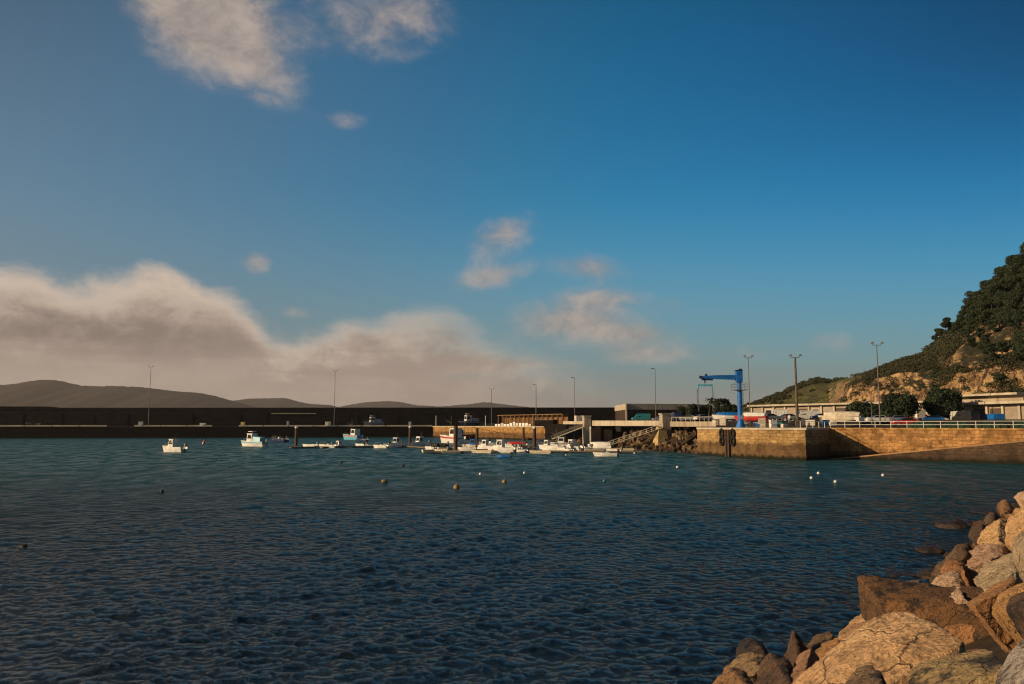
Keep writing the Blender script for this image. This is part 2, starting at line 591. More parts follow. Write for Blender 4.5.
def masonry(name, c1, c2, mortar, bw=1.3, bh=0.55, wet=(.05, .034, .024), tide=2.3, moss=None, weather=0.75):
    m, nt, b = newmat(name)
    uv = nt.n('ShaderNodeTexCoord').outputs['UV']
    geo = nt.n('ShaderNodeNewGeometry').outputs['Position']
    br = nt.n('ShaderNodeTexBrick')
    wv = nt.n('ShaderNodeVectorMath', operation='ADD')
    wob = nt.n('ShaderNodeTexNoise'); nt.link(uv, wob.inputs['Vector']); wob.inputs['Scale'].default_value = .7
    wsc = nt.n('ShaderNodeVectorMath', operation='SCALE'); nt.link(wob.outputs['Color'], wsc.inputs[0]); wsc.inputs['Scale'].default_value = .8
    nt.link(uv, wv.inputs[0]); nt.link(wsc.outputs[0], wv.inputs[1])
    nt.link(wv.outputs[0], br.inputs['Vector'])
    br.inputs['Color1'].default_value = (*c1, 1); br.inputs['Color2'].default_value = (*c2, 1)
    br.inputs['Mortar'].default_value = (*mortar, 1)
    br.inputs['Scale'].default_value = 1
    br.inputs['Brick Width'].default_value = bw; br.inputs['Row Height'].default_value = bh
    br.inputs['Mortar Size'].default_value = .035; br.inputs['Bias'].default_value = -.1
    n1 = nt.noise(geo, .55, 6, .65)
    n2 = nt.noise(nt.mapping(geo, (1, 1, .16)), .9, 5, .6)
    col = nt.mix(nt.math('MULTIPLY', nt.smooth(n1, .42, .68), weather), br.outputs['Color'], tuple(x * .38 for x in c2))
    nb = nt.noise(geo, .14, 6, .7)
    col = nt.mix(nt.math('MULTIPLY', nt.smooth(nb, .40, .62), .55 * weather), col, tuple(x * .55 for x in c2))
    nf = nt.noise(geo, 1.6, 6, .75)
    col = nt.mix(nt.math('MULTIPLY', nt.smooth(nf, .50, .64), .6), col, tuple(x * .42 for x in c2))
    col = nt.mix(nt.math('MULTIPLY', nt.smooth(n2, .5, .72), weather * .7), col, tuple(x * .5 for x in c1))
    if moss:
        col = nt.mix(nt.math('MULTIPLY', nt.smooth(nt.noise(geo, .3, 4), .5, .7), .6), col, moss)
    sp = nt.n('ShaderNodeSeparateXYZ'); nt.link(geo, sp.inputs[0])
    zz = nt.math('ADD', sp.outputs[2], nt.math('MULTIPLY', nt.math('SUBTRACT', n2, .5), 1.6))
    wetf = nt.smooth(zz, tide + .25, tide - .35)
    col = nt.mix(nt.math('MULTIPLY', wetf, .86), col, nt.mix(nt.smooth(n1, .35, .65), wet, tuple(x * .5 for x in wet)))
    weed = nt.smooth(zz, .9, .3)
    col = nt.mix(weed, col, (.018, .018, .012))
    nt.link(col, b.inputs['Base Color'])
    b.inputs['Roughness'].default_value = .9
    b.inputs['Specular IOR Level'].default_value = .06
    nt.link(nt.bump(nt.math('ADD', br.outputs['Fac'], nt.math('MULTIPLY', n1, -.8)), .6, -.06), b.inputs['Normal'])
    return m


gold_stone = masonry('golden_masonry', (.56, .33, .125), (.36, .20, .075), (.24, .14, .06), wet=(.16, .09, .045), tide=2.9)
pier_stone = masonry('pier_masonry', (.52, .34, .15), (.34, .21, .09), (.22, .14, .07), wet=(.125, .075, .042), tide=2.8)
wall_stone = masonry('shore_masonry', (.56, .31, .12), (.32, .17, .065), (.20, .12, .055), wet=(.10, .06, .035), tide=1.4, weather=1.0)
ramp_stone = masonry('ramp_masonry', (.13, .085, .055), (.10, .065, .042), (.05, .035, .025), wet=(.075, .05, .035), tide=1.6)
far_stone = masonry('far_quay_masonry', (.018, .014, .011), (.013, .010, .008), (.008, .006, .005), wet=(.008, .008, .008), tide=3.0, weather=.7)  # near-black colour stands in for shade on the quay faces
mole_stone = masonry('breakwater_masonry', (.020, .017, .014), (.008, .008, .009), (.004, .004, .004), bw=2.6, bh=1.3, wet=(.02, .02, .02), tide=-5, weather=.9)  # shaded side of the wall put into this near-black stone

DZ = 5.5      # quay deck
LZ = 7.0      # land behind it


def V2(p): return (p[0], p[1])


def offs(p, q, d):
    """unit normal (to the right of p->q) times d"""
    dx, dy = q[0] - p[0], q[1] - p[1]
    L = math.hypot(dx, dy)
    return (dy / L * d, -dx / L * d)


# key points of the quay line, water level plan
C = (xat(697, 165), 165.0)
B = (xat(757, 143), 143.0)
A = (xat(805, 137), 137.0)
A2 = (xat(829, 147), 147.0)
R0 = A2
R1 = (xat(1024, 126), 126.0)
dR = Vector((R1[0] - R0[0], R1[1] - R0[1])).normalized()
R2 = (R1[0] + dR.x * 75, R1[1] + dR.y * 75)

# stone pier carrying the crane
pier = empty('stone_pier', (0, 0, 0), label='golden stone pier head carrying the blue crane, with tyre fenders on its face', cat='pier')
inl = (A2[0] + 12, A2[1] + 30)
pm = MB().prism([C, B, A, A2, inl, (C[0] + 14, C[1] + 8)], -2.0, DZ - .35)
pm.build('masonry_body', pier_stone, pier)
cop = MB().prism([(C[0] - .15, C[1] - .1), (B[0] - .2, B[1] - .2), (A[0] + .1, A[1] - .25), (A2[0] + .2, A2[1]), inl, (C[0] + 14, C[1] + 8.1)], DZ - .345, DZ)
cop.build('coping', pale_concrete, pier)

# shore wall to the right of the pier
sw = empty('shore_wall', (0, 0, 0), label='long golden stone harbour wall with white railing running to the right edge', cat='sea wall')
bk = (0.0, 6.0)
MB().prism([R0, R1, R2, (R2[0] + 4, R2[1] + 5), (R1[0] + 4, R1[1] + 5), (R0[0] + 4, R0[1] + 5)], -2.0, DZ - .3).build('masonry_body', wall_stone, sw)
on = offs(R0, R2, .12)
MB().prism([(R0[0] + on[0], R0[1] + on[1]), (R2[0] + on[0], R2[1] + on[1]), (R2[0] + 4, R2[1] + 5.1), (R0[0] + 4, R0[1] + 5.1)], DZ - .295, DZ).build('coping', gold_stone, sw)

# slipway along the wall
rp = empty('slipway', (0, 0, 0), label='stone slipway rising out of the water along the golden wall', cat='slipway')
on = offs(R0, R2, 3.2)


def along(k, o=(0, 0)):
    return (R0[0] + dR.x * k + o[0], R0[1] + dR.y * k + o[1])


rise = lambda k: -0.35 + 3.75 * (k / math.dist(R0, R1)) if k > 0 else -.35
ks = [1.0, 8, 16, 24, math.dist(R0, R1), 40, 52]
rings = []
for k in ks:
    z = rise(k)
    a, b_ = along(k, (on[0] * .02, on[1] * .02)), along(k, on)
    rings.append([(a[0], a[1], -2), (b_[0], b_[1], -2), (b_[0], b_[1], z), (a[0], a[1], z)])
mb = MB().loft(rings)
mb.uv = {}
n4 = 4
for fi, f in enumerate(mb.f):
    mb.uv[fi] = [(Vector((mb.v[i][0] - R0[0], mb.v[i][1] - R0[1])).length, mb.v[i][2]) for i in f]
mb.build('masonry_body', ramp_stone, rp)
rings = []
o1, o2 = offs(R0, R2, .07), offs(R0, R2, 3.28)
for k in ks:
    z = rise(k) + .004
    a, b_ = along(k, o1), along(k, o2)
    rings.append([(a[0], a[1], z), (b_[0], b_[1], z), (b_[0], b_[1], z + .22), (a[0], a[1], z + .22)])
MB().loft(rings).build('ramp_surface', plain('ramp_concrete', (.34, .20, .105), (.24, .14, .08), .5, .9), rp)

# ---- land: apron and terrace
D_ = (xat(600, 222), 222.0)
E_ = (xat(566, 250), 250.0)
F_ = (xat(545, 320), 320.0)
G_ = (xat(433, 395), 395.0)
land = MB()
edge_pts = [G_, F_, (E_[0] + 3, E_[1] + 10), (D_[0] + 2, D_[1] + 12), (xat(668, 203), 203), (C[0] + 8, C[1] + 16), (A2[0] + 5, A2[1] + 5), (R2[0] + 4, R2[1] + 5)]
inner = [(G_[0] + 20, G_[1] + 22), (F_[0] + 20, F_[1] + 22), (E_[0] + 18, E_[1] + 24), (D_[0] + 18, D_[1] + 26), (xat(668, 203) + 17, 216), (C[0] + 24, C[1] + 30), (A2[0] + 12, A2[1] + 14), (R2[0] + 12, R2[1] + 15)]
outer = [(60, 900), (160, 800), (240, 700), (290, 650), (330, 600), (420, 480), (470, 330), (420, 120)]
rings = []
for e, i, o in zip(edge_pts, inner, outer):
    rings.append([(e[0] + (i[0] - e[0]) * .32, e[1] + (i[1] - e[1]) * .32, -1), (e[0] + (i[0] - e[0]) * .3, e[1] + (i[1] - e[1]) * .3, DZ - .06), ((e[0] + 2 * i[0]) / 3, (e[1] + 2 * i[1]) / 3, DZ + .05), (i[0], i[1], LZ), (o[0], o[1], LZ + .2), (o[0], o[1], -1)])
tag(MB().loft(rings).build('ground', asphalt), kind='structure')

# ---- golden middle quay
gq = empty('middle_quay', (0, 0, 0), label='golden stone quay in the middle of the harbour behind the red fishing boat', cat='quay')
gb = [(G_[0] + 20, G_[1] + 10), (F_[0] + 22, F_[1] + 12)]
MB().prism([G_, F_, gb[1], gb[0]], -2, DZ - .4).build('masonry_body', gold_stone, gq)
o_ = offs(G_, F_, .2)
MB().prism([(G_[0] + o_[0] - .1, G_[1] + o_[1]), (F_[0] + o_[0] + .2, F_[1] + o_[1] - .2), gb[1], gb[0]], DZ - .395, DZ).build('coping', pale_concrete, gq)
# stone stair on its face
rings = []
L_ = math.dist(G_, F_)
dG = Vector((F_[0] - G_[0], F_[1] - G_[1])).normalized()
for t in (0.40, 0.5, 0.6, 0.7, 0.8, 0.9):
    z = DZ - .5 - (t - .4) / .5 * 4.3
    a = (G_[0] + dG.x * L_ * t, G_[1] + dG.y * L_ * t)
    o = offs(G_, F_, 1.6)
    i = offs(G_, F_, .03)
    rings.append([(a[0] + i[0], a[1] + i[1], -2), (a[0] + o[0], a[1] + o[1], -2), (a[0] + o[0], a[1] + o[1], z), (a[0] + i[0], a[1] + i[1], z)])
smb = MB().loft(rings)
for fi, f in enumerate(smb.f):
    smb.uv[fi] = [(Vector((smb.v[i][0] - G_[0], smb.v[i][1] - G_[1])).length, smb.v[i][2]) for i in f]
smb.build('stair', gold_stone, gq)

# ---- far quay and breakwater wall
Q0 = (-330.0, 338.0)
Q1 = (xat(433, 396), 396.0)
fq = empty('far_quay', (0, 0, 0), label='long dark quay with a thin pale coping along the far side of the harbour', cat='quay')
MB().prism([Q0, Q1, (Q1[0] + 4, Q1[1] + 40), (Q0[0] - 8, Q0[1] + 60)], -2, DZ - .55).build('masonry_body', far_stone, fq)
o_ = offs(Q0, Q1, .3)
q0v, q1v = Vector(Q0), Vector(Q1)
nseg = 26
coping_m = plain('coping_concrete', (.75, .60, .42), (.58, .46, .32), .3, .9)
for k in range(nseg):
    if k in (7, 13, 17): continue
    a = q0v.lerp(q1v, k / nseg) ; b2 = q0v.lerp(q1v, (k + 1) / nseg - .0015)
    MB().prism([(a.x + o_[0], a.y + o_[1]), (b2.x + o_[0], b2.y + o_[1]), (b2.x - o_[0] * 2, b2.y - o_[1] * 2), (a.x - o_[0] * 2, a.y - o_[1] * 2)], DZ - .2, DZ + .45).build('coping', coping_m, fq)
o2 = offs(Q0, Q1, -.7)
MB().prism([(Q0[0] + o2[0], Q0[1] + o2[1]), (Q1[0] + o2[0], Q1[1] + o2[1]), (Q1[0] + 4, Q1[1] + 40), (Q0[0] - 8, Q0[1] + 60)], DZ - .545, DZ - .2).build('deck', plain('dark_deck', (.04, .036, .032), (.03, .027, .024), .4, .95), fq)

bw = empty('breakwater_wall', (0, 0, 0), label='tall dark breakwater wall with a level top across the horizon', cat='breakwater')
W0, W1 = (-420.0, 405.0), (xat(632, 452), 452.0)
wz = lambda px, Y, py: zat(px, py, Y)
zt = [wz(150, 425, 407.6), wz(632, 452, 407.4)]
d_w = Vector((W1[0] - W0[0], W1[1] - W0[1]))
zl = zt[0] - (zt[1] - zt[0]) * .9
ow = offs(W0, W1, 1)
def pw(t, o): return (W0[0] + d_w.x * t + ow[0] * o, W0[1] + d_w.y * t + ow[1] * o)
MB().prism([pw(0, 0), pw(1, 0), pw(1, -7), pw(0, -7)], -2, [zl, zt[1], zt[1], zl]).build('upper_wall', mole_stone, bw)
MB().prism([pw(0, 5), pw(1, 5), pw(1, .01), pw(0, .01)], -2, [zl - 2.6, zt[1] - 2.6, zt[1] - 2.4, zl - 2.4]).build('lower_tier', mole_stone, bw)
MB().prism([pw(0, .5), pw(.44, .5), pw(.44, -6), pw(0, -6)], [zl + .003, zl + .2, zl + .2, zl + .003], [zl + 1.2, zl + 1.15, zl + 1.15, zl + 1.2]).build('raised_step', mole_stone, bw) if False else None
# raised end at far left of the wall
tL = (xat(52, 415) - W0[0]) / d_w.x
MB().prism([pw(0, .4), pw(tL - .012, .4), pw(tL, .4), pw(tL, -6), pw(0, -6)], zl - .5, [zl + 1.2, zl + 1.15, zl + .35, zl + .35, zl + 1.2]).build('parapet', mole_stone, bw)
ta, tb = [(xat(p, 424) - W0[0]) / d_w.x for p in (268, 312)]
lz_ = zat(290, 413.2, 418)
MB().prism([pw(ta, 5.6), pw(tb, 5.6), pw(tb, 5.02), pw(ta, 5.02)], lz_ - .25, lz_ + .2).build('ledge', concrete, bw)
for px in (30, 66, 96, 128, 190, 236, 262, 352, 392, 446, 500, 560, 600):
    t = (xat(px, 425) - W0[0]) / d_w.x
    MB().prism([pw(t, 5.35), pw(t + .0022, 5.35), pw(t + .0022, 5.01), pw(t, 5.01)], 5, zl - 3.0).build('buttress', far_stone, bw)
# armour rock heaped on the far-left quay behind the coping comes with the boulders

# ---- root of the breakwater: wall with a pale cap
rw = empty('retaining_wall', (0, 0, 0), label='low dark retaining wall with a broad sunlit pale cap, left of the crane', cat='wall')
Yw = 292.0
x0, x1, x2 = xat(627, Yw), xat(694, Yw + 6), xat(712, Yw + 22)
cz0, cz1 = zat(627, 409.5, Yw), zat(627, 403.6, Yw)
MB().prism([(x0 + .2, Yw + .2), (x1, Yw + 6.2), (x2, Yw + 22), (x2, Yw + 34), (x0 + .2, Yw + 34)], 4, cz0).build('masonry_body', dark_rust_wall, rw)
MB().prism([(x0, Yw), (x1, Yw + 6), (x2 + .3, Yw + 22), (x2, Yw + 34.3), (x0, Yw + 34.3)], cz0 + .003, cz1).build('cap', pale_concrete, rw)
MB().box((x0 - .25, Yw - .2, (4 + cz1) / 2), (.5, .5, cz1 - 4)).build('pilaster', pale_concrete, rw)

# ---- bridge deck, beams and pillars of the open quay
ob = empty('quay_deck', (0, 0, 0), label='pale concrete deck beam of the open quay spanning above the rubble slopes', cat='quay deck')
YD = 222.0


def beam(px0, Y0, px1, Y1, ptop, pbot, thick, name, mt, parent):
    a, b2 = (xat(px0, Y0), Y0), (xat(px1, Y1), Y1)
    o = offs(a, b2, -thick)
    zt0, zt1 = zat(px0, ptop, Y0), zat(px1, ptop, Y1)
    zb0, zb1 = zat(px0, pbot, Y0), zat(px1, pbot, Y1)
    return MB().prism([a, b2, (b2[0] + o[0], b2[1] + o[1]), (a[0] + o[0], a[1] + o[1])], [zb0, zb1, zb1, zb0], [zt0, zt1, zt1, zt0]).build(name, mt, parent)


beam(563, 246, 586, 236, 421.2, 424.2, 6, 'deck_beam', pale_concrete, ob)
beam(591, 232, 664, 196, 420.6, 425.8, 7, 'deck_beam', pale_concrete, ob)
beam(670, 190, 716, 172, 421.5, 426.6, 7, 'deck_beam', concrete, ob)
beam(591, 240, 612, 228, 426.0, 448.5, 1.0, 'back_wall', far_stone, ob)  # dark backs: shade of the openings put into the stone colour
beam(666, 205, 699, 186, 426.8, 449, 1.0, 'back_wall', far_stone, ob)
beam(545, 318, 566, 262, 424, 445, 1.0, 'back_wall', far_stone, ob)
for (px0, px1, Y, pt, pb, nm) in ((583.5, 590.5, 231, 416.5, 445, 0), (661.5, 670.5, 193, 414.5, 441, 1)):
    p = empty('quay_pillar', (0, 0, 0), label=['square golden concrete pillar at the head of the left gangway', 'square pale concrete pillar at the head of the right gangway'][nm], cat='pillar', group='pillars of the open quay')
    xm, wd = (xat(px0, Y) + xat(px1, Y)) / 2, xat(px1, Y) - xat(px0, Y)
    zt_, zb_ = zat(px0, pt, Y), zat(px0, pb, Y)
    MB().box((xm, Y + 1, (zt_ + zb_) / 2 - 1.5), (wd, 2, zt_ - zb_ + 3), math.radians(12)).build('shaft', concrete, p)
    MB().box((xm, Y + 1, zt_ + .13), (wd + .35, 2.35, .25), math.radians(12)).build('cap', pale_concrete, p)
    if nm == 1:
        MB().box((xm - 1.5, Y - 1.4, 3.0), (3.6, 3.2, 5.2), math.radians(15), (.45, .5)).build('buttress', plain('yellow_concrete', (.5, .38, .18), (.36, .26, .12), .7, .9), p)
# pale stub left of the deck
st = MB().box((xat(580, 250), 250, zat(580, 419, 250)), (3.0, 2.4, zat(580, 416.3, 250) - zat(580, 423, 250)), .2)
tag(st.build('utility_cabinet', cream_paint), 'cream box cabinet on the quay beside the left pillar', 'cabinet')

# ------------------------------------------------------------------ hills across the ria


def hill_range(name, Y, prof, depth, seed):
    rng = np.random.default_rng(seed)
    pxs = [p[0] for p in prof]; pys = [p[1] for p in prof]
    xs = np.linspace(pxs[0], pxs[-1], 260)
    ys = np.interp(xs, pxs, pys)
    k = np.ones(7) / 7
    ys = np.convolve(np.pad(ys, 3, mode='edge'), k, 'valid') + rng.normal(0, .18, len(ys))
    rings = []
    for x, y in zip(xs, ys):
        X0 = xat(x, Y)
        zt = max(zat(x, y, Y), 1)
        s = 1 + .04 * math.sin(x * .11) + .02 * math.sin(x * .31)
        rings.append([(X0, Y - depth * .75 * s, -4), (X0, Y - depth * .40 * s, zt * .45), (X0, Y - depth * .16 * s, zt * .80), (X0, Y, zt), (X0, Y + depth * .4, zt * .6), (X0, Y + depth, -4)])
    o = MB().loft(rings, caps=False, closed=False).build(name, plain(name + '_woodland', (.030, .030, .018), (.05, .042, .028), .004, 1.0), None, True)
    return tag(o, kind='structure')


hill_range('hills', 4600, [(-420, 396), (-200, 388), (-100, 384), (0, 385), (14, 384), (25, 381), (42, 379.3), (60, 381), (75, 385), (90, 386.5), (105, 386), (120, 386), (145, 387.5), (170, 391), (200, 393), (218, 397), (235, 402), (255, 407), (285, 413)], 1500, 1)
hill_range('hills', 6600, [(205, 408), (230, 401), (248, 398.6), (285, 398), (297, 401.5), (310, 404), (330, 405), (345, 409), (360, 414)], 1500, 2)
hill_range('hills', 7600, [(325, 411), (345, 405.5), (362, 402.5), (385, 401), (400, 402), (415, 405), (440, 406.5), (470, 404), (485, 402), (505, 404.5), (530, 407), (560, 410), (620, 414)], 1300, 3)
# ------------------------------------------------------------------ headland: terrain, scrub, pines


def fbm(x, y, z, o=5):
    return mnoise.fractal(Vector((x, y, z)), 1.0, 2.1, o)


# per column: px, foot distance, cliff-top py, cliff distance, ridge py, ridge distance
HC = [(738, 330, 410, 400, 411, 470), (750, 320, 406, 390, 406.5, 470), (770, 310, 402, 380, 398, 470), (790, 300, 401, 360, 389.5, 460), (808, 285, 402, 340, 382, 450),
      (816, 280, 402, 335, 378.5, 450), (830, 270, 401, 320, 380.5, 440), (838, 266, 401, 290, 380, 425), (845, 260, 391, 268, 379.5, 410), (853, 255, 384.5, 262, 379, 400), (870, 250, 381, 258, 375, 360),
      (882, 246, 379, 254, 370, 340), (893, 242, 375, 250, 365.5, 330), (905, 238, 371, 247, 361.5, 320), (918, 233, 371.5, 242, 357.5, 310), (930, 228, 371, 240, 352.5, 300),
      (942, 222, 366, 240, 344, 290), (955, 216, 356, 236, 336, 280), (968, 212, 349, 232, 331, 275), (982, 208, 346, 230, 322, 270), (1000, 204, 340, 228, 308, 265),
      (1024, 200, 328, 226, 291, 262), (1060, 194, 310, 222, 262, 262), (1110, 186, 285, 216, 225, 262), (1180, 176, 255, 220, 185, 262), (1300, 165, 240, 210, 180, 262), (1600, 150, 260, 200, 220, 260)]
hp = np.array(HC)


def hill_params(px):
    return [np.interp(px, hp[:, 0], hp[:, k]) for k in range(1, 6)]


def hill_z(px, d):
    f, cpy, cd, rpy, rd = hill_params(px)
    zc = zat(px, cpy, cd); zr = zat(px, rpy, rd)
    dd = [f - 12, f, f + (cd - f) * .35, cd, cd + (rd - cd) * .5, rd, rd + 60, rd + 240]
    zz = [LZ - .5, LZ, LZ + (zc - LZ) * .62, zc, zc + (zr - zc) * .60, zr, zr - 4, zr * .3]
    return float(np.interp(d, dd, zz)), f, cd, rd


def hill_point(px, d, nz=True):
    z, f, cd, rd = hill_z(px, d)
    x = xat(px, d)
    p = Vector((x, d, z))
    if nz and d > f - 2:
        t = min(1, (d - f + 2) / 8)
        w1 = fbm(x * .045, d * .045, 3.1)
        w2 = mnoise.ridged_multi_fractal(Vector((x * .11, z * .10, d * .06)), 1.0, 2.1, 4, 1.0, 2.0)
        cliff = max(0, 1 - abs((d - (f + cd) / 2) / ((cd - f) * .75 + .1)))
        near = min(1, max(0, (px - 800) / 100))
        p.y += t * cliff * (w2 - 1.0) * 3.8 * (.4 + .6 * near)
        p.x += t * cliff * fbm(x * .16, d * .1, z * .16) * 1.6
        p.z += t * (w1 * 1.6 + .5 * fbm(x * .2, d * .2, 9.0)) * (.35 + .65 * near) * (1 if d < rd - 20 else .5)
    return p


rings = []
pxs = list(np.linspace(738, 830, 50)) + list(np.linspace(832, 1040, 190)) + list(np.linspace(1050, 1600, 90))
for px in pxs:
    f, cpy, cd, rpy, rd = hill_params(px)
    ds = [f - 14, f - 6] + list(np.linspace(f, cd + 4, 34)) + list(np.linspace(cd + 7, rd, 26)) + [rd + 15, rd + 60, rd + 150, rd + 240]
    rings.append([tuple(hill_point(px, d)) for d in ds])
hm, nt, b = newmat('headland')
geo = nt.n('ShaderNodeNewGeometry')
sp = nt.n('ShaderNodeSeparateXYZ'); nt.link(geo.outputs['True Normal'], sp.inputs[0])
ps = nt.n('ShaderNodeSeparateXYZ'); nt.link(geo.outputs['Position'], ps.inputs[0])
pos = geo.outputs['Position']
n1 = nt.noise(pos, .12, 6, .6); n2 = nt.noise(pos, .5, 6, .65); n3 = nt.noise(nt.mapping(pos, (1, 1, .3)), .35, 6, .7, .6)
rockf = nt.smooth(nt.math('ADD', sp.outputs[2], nt.math('MULTIPLY', nt.math('SUBTRACT', n1, .5), .9)), .76, .62)
patch = nt.smooth(nt.noise(pos, .075, 5, .6, .3), .52, .58)
patch = nt.math('MULTIPLY', patch, nt.math('MULTIPLY', nt.smooth(ps.outputs[0], 112, 128), nt.smooth(sp.outputs[2], .93, .80)))
rockf = nt.math('MAXIMUM', rockf, patch)
rock = nt.mix(nt.smooth(n3, .38, .64), (.64, .42, .20), (.30, .17, .08))
rock = nt.mix(nt.math('MULTIPLY', nt.smooth(n2, .47, .60), .8), rock, (.10, .055, .03))
n6 = nt.noise(nt.mapping(pos, (1, 1, .22)), .16, 7, .7, .8)
rock = nt.mix(nt.smooth(n6, .52, .60), rock, (.055, .034, .02))
green = nt.mix(nt.smooth(n1, .38, .6), (.034, .038, .012), (.045, .034, .014))
green = nt.mix(nt.math('MULTIPLY', nt.math('MULTIPLY', nt.smooth(ps.outputs[0], 178, 160), nt.smooth(ps.outputs[1], 425, 380)), nt.smooth(nt.math('ADD', ps.outputs[1], nt.math('MULTIPLY', nt.math('SUBTRACT', n1, .5), 60)), 250, 330)), green, nt.mix(nt.smooth(n1, .4, .6), (.185, .175, .022), (.105, .100, .018)))
green = nt.mix(nt.smooth(n2, .45, .65), green, (.022, .027, .008))
nt.link(nt.mix(rockf, green, rock), b.inputs['Base Color'])
b.inputs['Roughness'].default_value = .95
nt.link(nt.bump(nt.math('ADD', n2, nt.math('MULTIPLY', n3, 1.2)), 1.0, 1.8), b.inputs['Normal'])
tag(MB().loft(rings, caps=False, closed=False).build('terrain', hm, None, False), kind='structure')

# leaf materials


def leafmat(name, c1, c2, c3):
    m, nt, b = newmat(name)
    pos = nt.n('ShaderNodeNewGeometry').outputs['Position']
    a = nt.noise(pos, .8, 3, .6); c = nt.noise(pos, 6.0, 2, .5)
    col = nt.mix(nt.smooth(a, .4, .62), c1, c2)
    col = nt.mix(nt.smooth(c, .5, .7), col, c3)
    nt.link(col, b.inputs['Base Color'])
    b.inputs['Roughness'].default_value = .75
    return m


pine_leaf = leafmat('pine_needles', (.018, .034, .010), (.030, .042, .011), (.011, .019, .007))
scrub_leaf = leafmat('scrub_leaves', (.030, .042, .010), (.046, .036, .012), (.015, .022, .007))
tree_leaf = leafmat('tree_leaves', (.014, .031, .009), (.023, .037, .010), (.009, .017, .006))
bark = plain('bark', (.09, .06, .04), (.05, .035, .025), 3, .95, streak=True)


class Leaves:
    def __init__(s):
        s.v, s.n = [], 0
        s.rng = np.random.default_rng(11)

    def clump(s, c, r, cnt, size, flat=.8):
        g = s.rng
        d = g.normal(size=(cnt, 3)); d /= np.linalg.norm(d, axis=1)[:, None]
        rad = r * (0.35 + .65 * g.random(cnt) ** .5)
        p = np.array(c) + d * rad[:, None] * np.array([1, 1, flat])
        t1 = g.normal(size=(cnt, 3)); t1 /= np.linalg.norm(t1, axis=1)[:, None]
        t2 = np.cross(d + .6 * g.normal(size=(cnt, 3)), t1); t2 /= np.linalg.norm(t2, axis=1)[:, None] + 1e-9
        sz = size * (.6 + .8 * g.random(cnt))[:, None]
        s.v.append(np.stack([p - t1 * sz * .5, p + t1 * sz * .5, p + t2 * sz * .9, ], 1))
        s.n += cnt

    def build(s, name, m, parent=None):
        a = np.concatenate(s.v).reshape(-1, 3).astype(np.float32)
        n = len(a) // 3
        me = bpy.data.meshes.new(name)
        me.vertices.add(3 * n); me.vertices.foreach_set('co', a.ravel())
        me.loops.add(3 * n); me.loops.foreach_set('vertex_index', np.arange(3 * n, dtype=np.int32))
        me.polygons.add(n); me.polygons.foreach_set('loop_start', np.arange(0, 3 * n, 3, dtype=np.int32))
        me.update(calc_edges=True)
        me.materials.append(m)
        o = bpy.data.objects.new(name, me)
        COL.objects.link(o)
        if parent is not None: o.parent = parent
        return o


# scrub: gorse and bramble covering the slopes, nobody could count it
sc = Leaves()
rs = random.Random(5)
cnt = 0
while cnt < 2300:
    px = rs.uniform(742, 1100)
    f, cpy, cd, rpy, rd = hill_params(px)
    if rs.random() < .30:
        d = rs.uniform(f - 1, cd)
        if px < 935 and rs.random() < .80: continue
        if px >= 935 and rs.random() < .15: continue
    else:
        d = rs.uniform(cd + 1, rd + 3)
    p = hill_point(px, d)
    # grassy bank left of the cliff stays open
    if 788 < px < 866 and 272 < p.y < 408 and rs.random() < .95: continue
    if fbm(p.x * .05, p.y * .05, 1.7) < -.02 and px > 935 and d < cd + 18: continue
    r = rs.uniform(.7, 1.9) * (1.25 if px > 930 else .9)
    sc.clump((p.x, p.y, p.z + r * .25), r, int(60 * r), .42 if px > 850 else .6, .7)
    cnt += 1
tag(sc.build('scrub', scrub_leaf), kind='stuff')


def pine(kind):
    h = (9.5, 7.5, 11.5, 6.0)[kind]
    e = empty('pine_tree', (0, 0, 0))
    g = random.Random(20 + kind)
    tr = MB()
    lean = g.uniform(-.6, .6)
    pts = [Vector((0, 0, -1)), Vector((lean * .3, .1, h * .3)), Vector((lean * .7, -.1, h * .6)), Vector((lean, 0, h * .92))]
    rr = (.26, .2, .14, .05)
    for i in range(3): tr.tube(pts[i], pts[i + 1], rr[i], rr[i + 1], 7)
    lv = Leaves(); lv.rng = np.random.default_rng(kind + 3)
    for k in range(15 + 5 * kind % 11):
        t = g.uniform(.34, 1.0)
        ax = pts[1].lerp(pts[3], max(0, (t - .3) / .7))
        a = g.uniform(0, 6.28)
        R = h * .34 * (1.15 - t * .75) * g.uniform(.5, 1.15)
        q = Vector((ax.x + R * math.cos(a), ax.y + R * math.sin(a), h * t + g.uniform(-.3, .5)))
        tr.tube(Vector((ax.x, ax.y, h * t - .5)), q, .07, .03, 5)
        r = g.uniform(.75, 1.5) * h / 9
        lv.clump(tuple(q), r * 1.15, int(230 * r), .44, .68)
    lv.clump((lean, 0, h * .97), h * .11, 160, .4, .8)
    lv.build('crown', pine_leaf, e)
    tr.build('trunk', bark, e)
    return e


pines = [pine(k) for k in range(4)]
prng = random.Random(9)
